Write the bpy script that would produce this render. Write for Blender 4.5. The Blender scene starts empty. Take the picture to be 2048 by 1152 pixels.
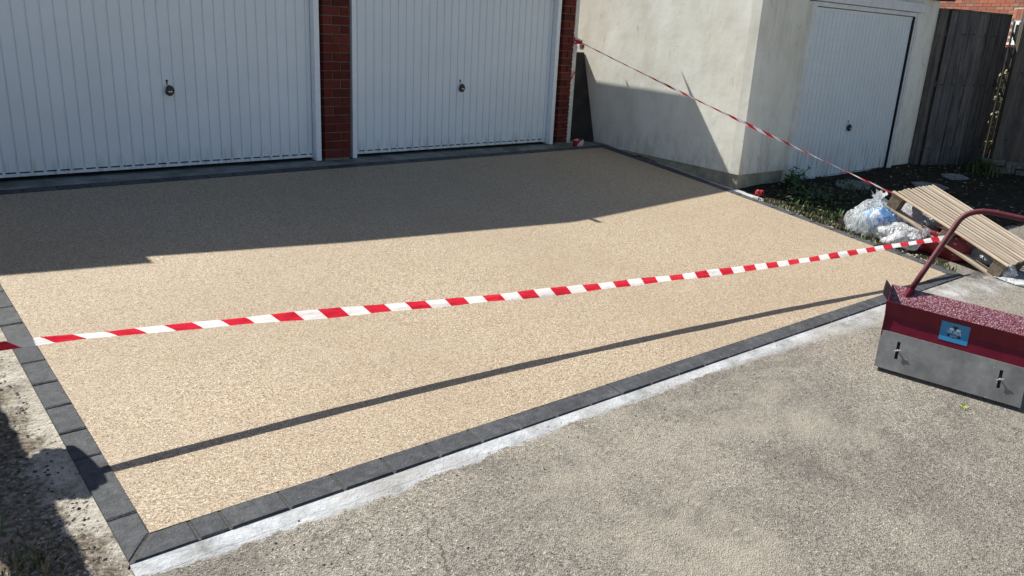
import bpy, bmesh, math, random
from mathutils import Vector, Matrix, noise as mnoise
random.seed(7)
sc = bpy.context.scene
COL = sc.collection
# ------------------------------------------------------------------ camera
YAW, PITCH, ROLL = 0.7283, 0.3133, 0.0544
CAMP = Vector((-4.7733, -6.2434, 1.1876))
fw = Vector((math.sin(YAW)*math.cos(PITCH), math.cos(YAW)*math.cos(PITCH), -math.sin(PITCH)))
rt = Vector((math.cos(YAW), -math.sin(YAW), 0)); up = rt.cross(fw)
r2 = rt*math.cos(ROLL)+up*math.sin(ROLL); u2 = up*math.cos(ROLL)-rt*math.sin(ROLL)
cam = bpy.data.cameras.new('camera'); cam.sensor_width = 36; cam.lens = 1610.57/2048*36
cam.clip_start = .05; cam.clip_end = 500
co = bpy.data.objects.new('camera', cam); COL.objects.link(co)
M = Matrix((r2, u2, -fw)).transposed().to_4x4(); M.translation = CAMP
co.matrix_world = M; sc.camera = co
# ------------------------------------------------------------------ light
SUN = Vector((-.30, 1, 1.235)).normalized()      # towards the sun
elev = math.asin(SUN.z); azim = math.atan2(SUN.x, SUN.y)
w = bpy.data.worlds.new('World'); sc.world = w; w.use_nodes = True
wn = w.node_tree; sky = wn.nodes.new('ShaderNodeTexSky'); sky.sky_type = 'NISHITA'
sky.sun_disc = False; sky.sun_elevation = elev; sky.sun_rotation = azim
sky.air_density = 1.0; sky.dust_density = 1.0; sky.ozone_density = 1.0
bg = wn.nodes['Background']; bg.inputs['Strength'].default_value = .074
wn.links.new(sky.outputs[0], bg.inputs[0])
sl = bpy.data.lights.new('sun', 'SUN'); sl.energy = 5.0; sl.angle = math.radians(.53); sl.color = (1, .972, .91)
so = bpy.data.objects.new('sun', sl); COL.objects.link(so)
so.rotation_euler = SUN.to_track_quat('Z', 'Y').to_euler(); so.location = (0, 10, 12)
sc.view_settings.view_transform = 'Standard'; sc.view_settings.look = 'None'
sc.view_settings.gamma = 1; sc.view_settings.use_curve_mapping = False
sc.view_settings.exposure = 0.55
sc.cycles.max_bounces = 8; sc.cycles.transparent_max_bounces = 12
sc.cycles.use_denoising = True

# ------------------------------------------------------------------ helpers
B = .092
def gz(x, y):
    y = max(-7.0, min(-.22, y))
    return .03+B*y
def mk(name, vs, fs, mat, parent=None, smooth=False, mi=None, bevel=0):
    me = bpy.data.meshes.new(name)
    me.from_pydata([tuple(v) for v in vs], [], fs); 
    mats = mat if isinstance(mat, (list, tuple)) else [mat]
    for m in mats: me.materials.append(m)
    if mi: 
        for p, i in zip(me.polygons, mi): p.material_index = i
    if smooth:
        for p in me.polygons: p.use_smooth = True
    me.update()
    o = bpy.data.objects.new(name, me); COL.objects.link(o)
    if parent: o.parent = parent
    if bevel:
        b = o.modifiers.new('b', 'BEVEL'); b.width = bevel; b.segments = 2; b.limit_method = 'ANGLE'; b.angle_limit = math.radians(40)
    return o
class MB:
    """collects shapes into one mesh"""
    def __init__(s): s.v = []; s.f = []; s.m = []
    def add(s, vs, fs, m=0):
        k = len(s.v); s.v += [Vector(v) for v in vs]; s.f += [tuple(i+k for i in f) for f in fs]; s.m += [m]*len(fs); return s
    def box(s, a, b, m=0):
        x0, y0, z0 = a; x1, y1, z1 = b
        return s.hexa([(x0,y0,z0),(x1,y0,z0),(x1,y1,z0),(x0,y1,z0),(x0,y0,z1),(x1,y0,z1),(x1,y1,z1),(x0,y1,z1)], m)
    def hexa(s, v, m=0):
        return s.add(v, [(0,3,2,1),(4,5,6,7),(0,1,5,4),(1,2,6,5),(2,3,7,6),(3,0,4,7)], m)
    def obox(s, o, a, b, c, m=0):
        o = Vector(o); a = Vector(a); b = Vector(b); c = Vector(c)
        if a.cross(b).dot(c) < 0: a, b = b, a
        return s.hexa([o, o+a, o+a+b, o+b, o+c, o+a+c, o+a+b+c, o+b+c], m)
    def tube(s, pts, r, n=10, m=0, cap=True):
        pts = [Vector(p) for p in pts]; rings = []; prev = None
        for i, p in enumerate(pts):
            d = (pts[min(i+1, len(pts)-1)]-pts[max(i-1, 0)]).normalized()
            if prev is None:
                x = d.cross(Vector((0, 0, 1)))
                if x.length < 1e-3: x = d.cross(Vector((1, 0, 0)))
            else: x = prev-d*prev.dot(d)
            x.normalize(); prev = x; y = d.cross(x)
            rr = r[i] if isinstance(r, (list, tuple)) else r
            rings.append([p+(x*math.cos(2*math.pi*k/n)+y*math.sin(2*math.pi*k/n))*rr for k in range(n)])
        vs = [v for g in rings for v in g]; fs = []
        for i in range(len(pts)-1):
            for k in range(n):
                k2 = (k+1) % n; fs.append((i*n+k, i*n+k2, (i+1)*n+k2, (i+1)*n+k))
        if cap: fs += [tuple(range(n))[::-1], tuple(range((len(pts)-1)*n, len(pts)*n))]
        return s.add(vs, fs, m)
    def build(s, name, mat, parent=None, **k): return mk(name, s.v, s.f, mat, parent, mi=s.m if isinstance(mat, (list, tuple)) else None, **k)
def empty(name, loc=(0, 0, 0)):
    o = bpy.data.objects.new(name, None); COL.objects.link(o); o.location = loc; o.empty_display_size = .1; return o
def keep(ch, par):     # parent without moving
    ch.parent = par; ch.matrix_parent_inverse = Matrix.Translation(par.location).inverted(); return ch
def tag(o, label=None, cat=None, group=None, kind=None):
    if label: o['label'] = label
    if cat: o['category'] = cat
    if group: o['group'] = group
    if kind: o['kind'] = kind
    return o

# ------------------------------------------------------------------ materials
class Mat:
    def __init__(s, name, rough=.8, metal=0, spec=.5):
        s.m = bpy.data.materials.new(name); s.m.use_nodes = True; s.nt = s.m.node_tree
        s.b = s.nt.nodes['Principled BSDF']; s.b.inputs['Roughness'].default_value = rough; s.b.inputs['Metallic'].default_value = metal
        s.b.inputs['Specular IOR Level'].default_value = spec
        s.pos = s.nt.nodes.new('ShaderNodeNewGeometry').outputs['Position']
        s.tc = s.nt.nodes.new('ShaderNodeTexCoord')
    def n(s, t, ins=None, **kw):
        nd = s.nt.nodes.new(t)
        for k, v in kw.items(): setattr(nd, k, v)
        for k, v in (ins or {}).items(): s.set(nd.inputs[k], v)
        return nd
    def set(s, sock, v):
        if hasattr(v, 'is_linked') or isinstance(v, bpy.types.NodeSocket): s.nt.links.new(v, sock)
        elif isinstance(v, (tuple, list)) and len(v) == 3 and sock.type == 'RGBA': sock.default_value = (*v, 1)
        else: sock.default_value = v
    def vec(s, scale=(1, 1, 1), src=None, rot=(0, 0, 0)):
        return s.n('ShaderNodeMapping', {'Vector': src or s.pos, 'Scale': scale, 'Rotation': rot}).outputs[0]
    def noise(s, scale, detail=3, rough=.55, vec=None, dist=0):
        return s.n('ShaderNodeTexNoise', {'Vector': vec or s.pos, 'Scale': scale, 'Detail': detail, 'Roughness': rough, 'Distortion': dist}).outputs[0]
    def vor(s, scale, vec=None, feature='F1', out='Distance'):
        return s.n('ShaderNodeTexVoronoi', {'Vector': vec or s.pos, 'Scale': scale}, feature=feature).outputs[out]
    def ramp(s, fac, stops, interp='LINEAR'):
        r = s.n('ShaderNodeValToRGB', {'Fac': fac}); cr = r.color_ramp; cr.interpolation = interp
        while len(cr.elements) < len(stops): cr.elements.new(.5)
        for e, (p, c) in zip(cr.elements, stops):
            e.position = p; e.color = (*c, 1) if isinstance(c, (tuple, list)) else (c, c, c, 1)
        return r.outputs[0]
    def mix(s, fac, a, b, blend='MIX'):
        x = s.n('ShaderNodeMix', data_type='RGBA', blend_type=blend)
        s.set(x.inputs[0], fac); s.set(x.inputs[6], a); s.set(x.inputs[7], b); return x.outputs[2]
    def math(s, op, a, b=0.0, clamp=False):
        x = s.n('ShaderNodeMath', operation=op, use_clamp=clamp); s.set(x.inputs[0], a); s.set(x.inputs[1], b); return x.outputs[0]
    def sep(s, v=None, axis=2): return s.n('ShaderNodeSeparateXYZ', {0: v or s.pos}).outputs[axis]
    def maprange(s, v, a, b, c=0, d=1):
        return s.n('ShaderNodeMapRange', {'Value': v, 'From Min': a, 'From Max': b, 'To Min': c, 'To Max': d}).outputs[0]
    def rand(s): return s.n('ShaderNodeObjectInfo').outputs['Random']
    def col(s, c, k=1):
        if k != 1: c = s.mix(1.0, c, (k, k, k), 'MULTIPLY')
        s.set(s.b.inputs['Base Color'], c); return s
    def bump(s, h, strength=.3, dist=.01):
        x = s.n('ShaderNodeBump', {'Height': h, 'Strength': strength, 'Distance': dist}); s.nt.links.new(x.outputs[0], s.b.inputs['Normal']); return s
def simple(name, c, rough=.7, metal=0, var=.15, scale=25, spec=.5):
    a = Mat(name, rough, metal, spec); n = a.noise(scale, 4)
    lo = tuple(x*(1-var) for x in c); hi = tuple(min(1, x*(1+var)) for x in c)
    return a.col(a.ramp(n, [(.3, lo), (.7, hi)])).m

# resin bound gravel
a = Mat('resin_gravel', .62, spec=.35)
c1 = a.n('ShaderNodeTexVoronoi', {'Vector': a.pos, 'Scale': 250.0}).outputs['Color']
g = a.n('ShaderNodeSeparateColor', {0: c1}).outputs[0]
base = a.ramp(g, [(0, (.13, .09, .058)), (.14, (.25, .18, .115)), (.3, (.415, .31, .20)), (.55, (.475, .362, .238)), (.8, (.55, .443, .312)), (1, (.76, .69, .55))])
n1 = a.noise(115, 2, .6); base = a.mix(.5, base, a.ramp(n1, [(.3, (.40, .39, .37)), (.5, (.54, .54, .54)), (.72, (.72, .73, .74))]), 'OVERLAY')
n2 = a.noise(.9, 4, .55); base = a.mix(a.ramp(n2, [(.38, 0.0), (.66, .30)]), base, (.36, .275, .18))
n3 = a.noise(4.5, 4, .6); base = a.mix(a.ramp(n3, [(.50, 0.0), (.75, .22)]), base, (.52, .44, .32))
e = a.vor(250.0, feature='DISTANCE_TO_EDGE'); base = a.mix(1.0, base, a.ramp(e, [(0, .72), (.14, 1.0)]), 'MULTIPLY')
hb_ = a.math('ADD', a.vor(250.0), a.math('MULTIPLY', a.noise(2.2, 2), 5.0))
a.col(base, .94).bump(hb_, .55, .004); RESIN = a.m
# tarmac
def tarmac_nodes(a):
    g = a.n('ShaderNodeSeparateColor', {0: a.n('ShaderNodeTexVoronoi', {'Vector': a.pos, 'Scale': 205.0}).outputs['Color']}).outputs[0]
    base = a.ramp(g, [(0, (.072, .067, .058)), (.10, (.155, .145, .125)), (.35, (.25, .235, .203)), (.8, (.312, .294, .255)), (.95, (.38, .36, .315)), (1, (.50, .475, .43))])
    n1 = a.noise(60, 5, .72); base = a.mix(.75, base, a.ramp(n1, [(.3, .26), (.5, .52), (.7, .78)]), 'OVERLAY')
    n2 = a.noise(.62, 6, .64, dist=.6); base = a.mix(a.ramp(n2, [(.44, 0.0), (.57, .85)]), base, a.mix(1.0, base, (.70, .70, .715), 'MULTIPLY'))
    n3 = a.noise(1.15, 7, .70, dist=.4); base = a.mix(a.ramp(n3, [(.50, 0.0), (.66, .62)]), base, (.40, .375, .315))
    n4 = a.noise(2.1, 8, .74, vec=a.vec((1, 1.9, 1)), dist=.8); base = a.mix(a.ramp(n4, [(.54, 0.0), (.66, .62)]), base, (.105, .10, .092))
    n5 = a.noise(.9, 3); base = a.mix(a.ramp(n5, [(.45, 0.0), (.75, .18)]), base, (.30, .255, .215))
    v4 = a.vor(55.0); base = a.mix(a.ramp(v4, [(.09, .85), (.16, 0.0)]), base, (.055, .05, .045))
    v5 = a.vor(21.0); base = a.mix(a.ramp(v5, [(.03, .9), (.06, 0.0)]), base, (.045, .04, .035))
    cr = a.n('ShaderNodeTexVoronoi', {'Vector': a.vec((1, 1, 0), a.n('ShaderNodeVectorMath', {0: a.pos, 1: a.n('ShaderNodeTexNoise', {'Vector': a.pos, 'Scale': 3.0, 'Detail': 5.0}).outputs['Color']}, operation='ADD').outputs[0]), 'Scale': .55}, feature='DISTANCE_TO_EDGE').outputs['Distance']
    cm = a.math('MULTIPLY', a.ramp(cr, [(.0, .85), (.005, 0.0)]), a.ramp(a.noise(1.7, 3), [(.52, 0.0), (.6, 1.0)])); base = a.mix(cm, base, (.05, .045, .04))
    base = a.mix(1.0, base, (1.03, .985, .935), 'MULTIPLY')
    hh = a.math('ADD', a.math('ADD', a.vor(205.0), a.math('MULTIPLY', n1, 1.6)), a.math('MULTIPLY', a.noise(14, 4, .6), 2.0)); return base, hh
a = Mat('worn_tarmac', .9, spec=.2); base, hh = tarmac_nodes(a); a.col(base, 1.0).bump(hh, .7, .005); TARMAC = a.m
# cement
a = Mat('white_cement', .85, spec=.3)
n1 = a.noise(9, 6, .68); n2 = a.noise(60, 4, .6); n3 = a.noise(2.2, 4, .6)
base = a.ramp(n1, [(.28, (.30, .295, .28)), (.42, (.50, .505, .51)), (.6, (.66, .67, .68)), (.8, (.74, .74, .74))])
base = a.mix(a.ramp(n3, [(.45, 0.0), (.68, .8)]), base, (.40, .385, .35))
base = a.mix(a.ramp(a.vor(42.0), [(.06, .75), (.13, 0.0)]), base, (.14, .13, .12))
a.col(base, .8).bump(a.math('ADD', n1, n2), .5, .008); CEMENT = a.m
# whitish cement smeared along the front setts, thinning out over the tarmac
a = Mat('smeared_cement', .88, spec=.25); tb, th_ = tarmac_nodes(a)
sx = a.n('ShaderNodeSeparateXYZ', {0: a.pos}); px, py = sx.outputs[0], sx.outputs[1]
d_ = a.math('SUBTRACT', a.math('SUBTRACT', -4.087, a.math('MULTIPLY', a.math('ADD', px, 4.268), .0238)), py)
wd_ = a.ramp(a.maprange(px, -4.3, 1.5, 0, 1), [(0, .075), (.12, .105), (.30, .072), (.48, .075), (.60, .125), (.72, .19), (.85, .30), (1.0, .36)])
nA = a.noise(6, 6, .68); nB = a.noise(38, 5, .7); nC = a.noise(2.1, 5, .62)
jag = a.math('ADD', a.math('MULTIPLY', a.math('SUBTRACT', nA, .5), .11), a.math('MULTIPLY', a.math('SUBTRACT', nB, .5), .05))
edge = a.math('SUBTRACT', wd_, a.math('ADD', d_, jag))
soft = a.math('ADD', .014, a.math('MULTIPLY', a.maprange(px, -1.6, .6, 0, 1), .20))
mask = a.math('MULTIPLY', a.math('DIVIDE', edge, soft, True), a.math('SUBTRACT', 1.0, a.math('MULTIPLY', a.maprange(px, -.9, 1.0, 0, 1), a.ramp(nA, [(.42, .85), (.62, .15)]))), True)
cb_ = a.ramp(nA, [(.30, (.22, .218, .21)), (.43, (.40, .405, .405)), (.58, (.58, .595, .605)), (.8, (.72, .73, .735))])
cb_ = a.mix(a.ramp(nC, [(.46, 0.0), (.62, .8)]), cb_, (.40, .385, .355))
cb_ = a.mix(a.ramp(nB, [(.60, 0.0), (.72, .55)]), cb_, (.30, .29, .27))
cb_ = a.mix(a.ramp(a.vor(30.0), [(.05, .85), (.10, 0.0)]), cb_, (.10, .095, .09))
a.col(a.mix(mask, tb, a.mix(1.0, cb_, (.88, .88, .88), 'MULTIPLY'))).bump(a.mix(mask, th_, a.math('MULTIPLY', a.math('ADD', nA, nB), 2.2)), .7, .006); SMEAR = a.m
a = Mat('grey_concrete', .88, spec=.3)
n1 = a.noise(6, 6, .65); n2 = a.noise(45, 5, .65)
base = a.ramp(n1, [(.3, (.13, .135, .125)), (.5, (.22, .225, .21)), (.72, (.33, .33, .31))])
base = a.mix(.6, base, a.ramp(n2, [(.3, .33), (.7, .68)]), 'OVERLAY')
base = a.mix(a.ramp(a.noise(2.5, 5), [(.5, 0.0), (.66, .6)]), base, (.07, .085, .06))
a.col(base).bump(a.math('ADD', n1, n2), .5, .008); CONC = a.m
# rough concrete / dirt at left
a = Mat('dirt_and_old_concrete', .92, spec=.2)
n1 = a.noise(7, 6, .7); n2 = a.noise(55, 5, .7); x = a.sep(axis=0)
conc = a.ramp(n1, [(.3, (.26, .23, .18)), (.46, (.50, .455, .375)), (.7, (.70, .655, .56))])
dirt = a.ramp(n2, [(.3, (.06, .048, .034)), (.5, (.20, .165, .125)), (.7, (.38, .33, .26))])
k = a.math('ADD', x, a.math('ADD', a.math('MULTIPLY', a.math('SUBTRACT', a.noise(7, 6, .7), .5), .34), a.math('MULTIPLY', a.maprange(a.sep(axis=1), -3.75, -4.05, 0, 1), -.09)))
base = a.mix(a.maprange(k, -4.40, -4.335), dirt, conc)
base = a.mix(.6, base, a.ramp(n2, [(.3, .3), (.7, .72)]), 'OVERLAY')
base = a.mix(a.ramp(a.vor(26.0), [(.1, .8), (.17, 0.0)]), base, (.05, .04, .03))
a.col(base, .9).bump(a.math('ADD', n1, n2), .9, .02); DIRT = a.m
a = Mat('dark_soil', .95, spec=.15)
n1 = a.noise(11, 6, .7); n2 = a.noise(50, 5, .7)
base = a.ramp(n1, [(.3, (.016, .013, .009)), (.5, (.038, .03, .021)), (.62, (.055, .05, .032)), (.8, (.13, .115, .09))])
base = a.mix(.6, base, a.ramp(n2, [(.3, .28), (.7, .7)]), 'OVERLAY')
a.col(base).bump(a.math('ADD', n1, n2), 1, .03); SOIL = a.m
# setts
a = Mat('charcoal_sett', .72, spec=.4)
n1 = a.noise(24, 6, .7); n2 = a.noise(150, 4, .65); n3 = a.noise(6, 4, .6)
base = a.ramp(n1, [(.28, (.036, .039, .043)), (.5, (.066, .070, .076)), (.74, (.115, .12, .127))])
base = a.mix(1.0, base, a.ramp(a.rand(), [(0, (.78, .78, .80)), (1, (1.18, 1.17, 1.15))]), 'MULTIPLY')
base = a.mix(a.ramp(n3, [(.55, 0.0), (.72, .35)]), base, (.19, .185, .175))
base = a.mix(a.ramp(n2, [(.62, 0.0), (.72, .6)]), base, (.23, .23, .225))
base = a.mix(a.ramp(a.vor(60.0), [(.07, .8), (.13, 0.0)]), base, (.02, .02, .022))
a.col(base, .86).bump(a.math('ADD', n1, a.math('MULTIPLY', n2, .6)), .85, .008); SETT = a.m
JOINT = simple('joint_sand', (.065, .063, .06), .95, var=.4, scale=90)
MORTAR = simple('mortar', (.22, .19, .16), .95, var=.25, scale=60)
# brick
def brickmat(name, cs, lo=.75):
    a = Mat(name, .88, spec=.25); r = a.rand()
    base = a.ramp(r, cs); n1 = a.noise(40, 5, .65)
    base = a.mix(.55, base, a.ramp(n1, [(.3, .3), (.7, .7)]), 'OVERLAY')
    base = a.mix(a.ramp(a.noise(7, 4), [(.58, 0.0), (.75, .3)]), base, (.05, .03, .03))
    return a.col(base).bump(n1, .5, .004).m
BRICK = brickmat('dark_red_brick', [(0, (.105, .020, .015)), (.35, (.15, .025, .017)), (.6, (.085, .020, .018)), (.8, (.13, .03, .022)), (1, (.17, .036, .025))])
HBRICK = brickmat('orange_red_brick', [(0, (.42, .15, .085)), (.35, (.36, .12, .075)), (.6, (.25, .115, .085)), (.8, (.45, .17, .10)), (1, (.32, .17, .12))])
# white door paint, with grime low down
def doormat(name, c, z0, grime, gcol=(.16, .17, .10)):
    a = Mat(name, .42, spec=.4); z = a.sep()
    n1 = a.noise(3, 4); base = a.ramp(n1, [(.3, tuple(v*.94 for v in c)), (.7, c)])
    st = a.noise(5, 5, .65, vec=a.vec((5, 1, .5)))
    m = a.math('MULTIPLY', a.ramp(st, [(.47, 0.0), (.66, 1.0)]), a.maprange(z, z0+grime, z0+.03, 0, 1)); m = a.math('MULTIPLY', m, .75, True)
    base = a.mix(m, base, gcol); n3 = a.noise(110, 3)
    base = a.mix(a.ramp(n3, [(.72, 0.0), (.8, .35)]), base, (.45, .45, .42))
    return a.col(base).bump(a.noise(2.5, 3), .35, .006).m
DOORW = doormat('white_door_paint', (.82, .885, .925), .03, .16, (.36, .38, .34))
DOOR3 = doormat('aged_white_door_paint', (.73, .80, .825), -.17, .42)
FRAME = simple('white_frame_paint', (.85, .89, .92), .4, var=.05)
FRAME3 = simple('grey_white_frame_paint', (.70, .725, .72), .5, var=.1, scale=12)
BLACK = simple('black_plastic', (.012, .012, .013), .35, var=.2)
GAP = simple('dark_gap', (.012, .012, .012), .9, var=.2)  # near-black standing in for shade in gaps and openings; also on nails
SILVER = simple('worn_chrome', (.5, .5, .5), .3, 1)
# render
a = Mat('cream_render', .85, spec=.25)
n1 = a.noise(3.2, 5, .6); n2 = a.noise(22, 5, .65); n3 = a.noise(1.6, 4, .6, vec=a.vec((1.6, 1.6, .5)))
base = a.ramp(n1, [(.3, (.73, .705, .60)), (.5, (.83, .82, .725)), (.72, (.88, .875, .80))])
base = a.mix(a.ramp(n3, [(.44, 0.0), (.68, .6)]), base, (.64, .61, .50))
z = a.sep(); drt = a.math('MULTIPLY', a.maprange(z, .35, -.1, 0, 1), a.ramp(a.noise(9, 5, .7, vec=a.vec((1.5, 1.5, .6))), [(.42, 0.0), (.7, .8)]))
base = a.mix(a.math('MULTIPLY', drt, .8), base, (.32, .28, .19))
sy = a.n('ShaderNodeSeparateXYZ', {0: a.pos})
stv = a.math('MULTIPLY', a.ramp(a.noise(4, 6, .7, vec=a.vec((9, 9, .35))), [(.56, 0.0), (.70, 1.0)]), a.maprange(sy.outputs[1], -1.96, -2.03, 0, .55))
base = a.mix(stv, base, (.26, .235, .17))
sp = a.vor(13.0); base = a.mix(a.ramp(sp, [(.04, .85), (.07, 0.0)]), base, (.10, .09, .07)); base = a.mix(a.math('MULTIPLY', a.ramp(a.noise(14, 4, .6, vec=a.vec((1, 1, .22))), [(.62, 0.0), (.7, .45)]), a.ramp(n1, [(.5, 0.0), (.6, 1.0)])), base, (.33, .30, .23))
crk = a.n('ShaderNodeTexVoronoi', {'Vector': a.n('ShaderNodeVectorMath', {0: a.vec((1, 1, .5)), 1: a.n('ShaderNodeVectorMath', {0: a.n('ShaderNodeTexNoise', {'Vector': a.pos, 'Scale': 2.5, 'Detail': 5.0}).outputs['Color'], 1: (.5, .5, .5)}, operation='MULTIPLY').outputs[0]}, operation='ADD').outputs[0], 'Scale': 1.15}, feature='DISTANCE_TO_EDGE').outputs['Distance']
base = a.mix(a.math('MULTIPLY', a.math('MULTIPLY', a.ramp(crk, [(.0, .7), (.005, 0.0)]), a.ramp(a.noise(1.9, 3), [(.50, 0.0), (.56, 1.0)])), a.maprange(sy.outputs[1], -1.98, -2.01, 0, 1)), base, (.24, .215, .165))
hb = a.math('ADD', a.math('MULTIPLY', a.noise(2.2, 3, .5), 1.5), a.math('MULTIPLY', n2, .22))
a.col(base).bump(hb, .34, .02); RENDER = a.m
a = Mat('stained_plinth', .9, spec=.2); n1 = a.noise(7, 6, .7)
a.col(a.ramp(n1, [(.3, (.19, .17, .12)), (.5, (.36, .33, .245)), (.75, (.50, .47, .37))])).bump(n1, .5, .02); PLINTH = a.m
FELT = simple('black_roof_felt', (.02, .02, .021), .85, var=.3)
ROOFT = simple('roof_board', (.10, .095, .09), .9, var=.3)
# timber
def timber(name, dark, light, sc_=1.0, axis=2, rough=.85):
    a = Mat(name, rough, spec=.25); sc3 = [34*sc_]*3; sc3[axis] = 2.2*sc_
    src = a.tc.outputs['Object']
    off = a.n('ShaderNodeVectorMath', {0: src, 1: a.n('ShaderNodeCombineXYZ', {0: a.math('MULTIPLY', a.rand(), 37), 1: a.math('MULTIPLY', a.rand(), 53)}).outputs[0]}, operation='ADD').outputs[0]
    n1 = a.noise(1, 6, .68, vec=a.vec(tuple(sc3), off)); n2 = a.noise(3.5, 3, .6, vec=off)
    base = a.ramp(n1, [(.28, dark), (.5, tuple((x+y)/2 for x, y in zip(dark, light))), (.72, light)])
    base = a.mix(1.0, base, a.ramp(a.rand(), [(0, (.55, .53, .50)), (.5, (.95, .95, .95)), (1, (1.0, .92, .82))]), 'MULTIPLY')
    base = a.mix(a.ramp(n2, [(.5, 0.0), (.75, .5)]), base, tuple(x*.7 for x in dark))
    return a.col(base).bump(n1, .5, .005).m
FENCE = timber('weathered_grey_timber', (.034, .033, .032), (.21, .205, .205))
FENCE2 = timber('silvered_timber', (.05, .047, .043), (.17, .16, .148))
# ---- setting
def sheet(name, poly, mat, dz, kind='structure', sub=None):
    bm = bmesh.new(); vs = [bm.verts.new((x, y, gz(x, y)+dz)) for x, y in poly]; f = bm.faces.new(vs)
    bmesh.ops.triangulate(bm, faces=[f]); 
    me = bpy.data.meshes.new(name); bm.normal_update()
    for fc in bm.faces:
        if fc.normal.z < 0: fc.normal_flip()
    bm.to_mesh(me); bm.free(); me.materials.append(mat)
    o = bpy.data.objects.new(name, me); COL.objects.link(o); o['kind'] = kind; return o
ys = [-60, -7, -.22, .0, 80]; xs = [-60, 80]
vs = [(x, y, gz(x, y)-.004) for y in ys for x in xs]; fs = [(2*i, 2*i+1, 2*i+3, 2*i+2) for i in range(len(ys)-1)]
tag(mk('ground', vs, fs, TARMAC), 'worn grey brown tarmac sloping down from the garages', kind='structure')

IN_L = [(-4.166, -.335), (-4.178, -3.985)]
OUT_L = [(-4.258, -.238), (-4.268, -4.087)]
IN_F = [(-4.178, -3.985), (1.290, -4.135)]
OUT_F = [(-4.268, -4.087), (1.395, -4.222)]
IN_B = [(-4.166, -.335), (1.675, -.335)]
OUT_B = [(-4.258, -.238), (1.828, -.238)]
IN_R = [(1.675, -.335), (1.66, -.7), (1.622, -1.3), (1.575, -1.93), (1.53, -2.35), (1.462, -2.9), (1.392, -3.40), (1.36, -3.8), (1.290, -4.135)]
OUT_R = [(1.828, -.238), (1.80, -.68), (1.745, -1.27), (1.675, -1.91), (1.625, -2.32), (1.55, -2.87), (1.478, -3.39), (1.448, -3.8), (1.395, -4.222)]
drive = [IN_L[0], IN_L[1]] + [IN_F[1]] + IN_R[-2:0:-1] + [IN_R[0]]
def dens(poly, n=10):
    out = []
    for i in range(len(poly)):
        p, q = Vector(poly[i]), Vector(poly[(i+1) % len(poly)])
        for k in range(n): out.append(tuple(p.lerp(q, k/n)))
    return out
tag(sheet('driveway', drive, RESIN, .006), 'cream resin bound gravel driveway framed by charcoal setts', kind='structure')
# edging: mortar bed + setts
edg = empty('driveway_edging', (0, 0, 0)); edg['kind'] = 'structure'
def plerp(poly, t):   # by arclength
    L = [(Vector(poly[i+1])-Vector(poly[i])).length for i in range(len(poly)-1)]; s = t*sum(L)
    for i, l in enumerate(L):
        if s <= l or i == len(L)-1: return Vector(poly[i]).lerp(Vector(poly[i+1]), min(1, s/l))
        s -= l
def plen(poly): return sum((Vector(poly[i+1])-Vector(poly[i])).length for i in range(len(poly)-1))
bed = MB()
def across(inn, out, t):
    p = plerp(inn, t); d = (plerp(inn, min(1, t+.01))-plerp(inn, max(0, t-.01))).normalized(); best = None
    for k in range(len(out)-1):
        a_, b_ = Vector(out[k]), Vector(out[k+1]); e = b_-a_; dn_ = e.dot(d)
        u = max(0, min(1, (p-a_).dot(d)/dn_)); c = a_+e*u; er = abs((c-p).dot(d))+(c-p).length*.01
        if best is None or er < best[0]: best = (er, c)
    return best[1]
def row(inn, out, first=0, mitre=True, cuts=None):
    L = plen(inn); n = max(1, round(L/.2)); ts = cuts or [i/n for i in range(n+1)]
    for i in range(len(ts)-1):
        t0, t1 = ts[i], ts[i+1]; g = .0030/L*1.0
        q = [plerp(inn, t0+g), plerp(inn, t1-g), across(inn, out, t1-g), across(inn, out, t0+g)]
        if i == 0: q[3] = plerp(out, 0.002)
        if i == len(ts)-2: q[2] = plerp(out, .998)
        mid = sum(q, Vector((0, 0)))/4
        q = [p+(mid-p).normalized()*.0012 for p in q]
        dz = .008+random.uniform(-.0015, .002); tx, ty = random.uniform(-.004, .004), random.uniform(-.004, .004)
        if q[0].x*0 == 0:
            area = sum(q[j].x*q[(j+1) % 4].y-q[(j+1) % 4].x*q[j].y for j in range(4))
            if area < 0: q = q[::-1]
        h = .06; ch = .004
        top = lambda p, d: (p.x-mid.x, p.y-mid.y, gz(p.x, p.y)+dz+d+(p.x-mid.x)*tx+(p.y-mid.y)*ty-gz(mid.x, mid.y))
        ins = [p+(mid-p)*(ch*1.6/max(.02, (mid-p).length)) for p in q]
        v = [top(p, -h) for p in q]+[top(p, -ch) for p in q]+[top(p, 0) for p in ins]
        f = [(8, 9, 10, 11)]+[(4+j, 4+(j+1) % 4, 8+(j+1) % 4, 8+j) for j in range(4)]+[(j, (j+1) % 4, 4+(j+1) % 4, 4+j) for j in range(4)]
        o = mk('paving_sett', v, f, SETT, edg); o.location = (mid.x, mid.y, gz(mid.x, mid.y))
    for i in range(40):
        q = [plerp(inn, i/40), plerp(inn, (i+1)/40), plerp(out, (i+1)/40), plerp(out, i/40)]
        area = sum(q[j].x*q[(j+1) % 4].y-q[(j+1) % 4].x*q[j].y for j in range(4))
        if area < 0: q = q[::-1]
        bed.add([(p.x, p.y, gz(p.x, p.y)+.0025) for p in q], [(0, 1, 2, 3)])
Ll = plen(IN_L)
def cuts_from(ys_, poly):   # joints measured as distances along the row
    L = plen(poly); return [0]+[y/L for y in ys_]+[1]
left_j = []; y = .0
while y < Ll-.50: left_j.append(y); y += .1985
left_j = left_j[1:]; left_j += [left_j[-1]+.125+.06]; left_j += [Ll-.115]
row(IN_L, OUT_L, cuts=cuts_from(left_j, IN_L))
Lf = plen(IN_F); fj = [.115, .21]; y = .21
while y < Lf-.25: y += .197; fj.append(y)
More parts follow.
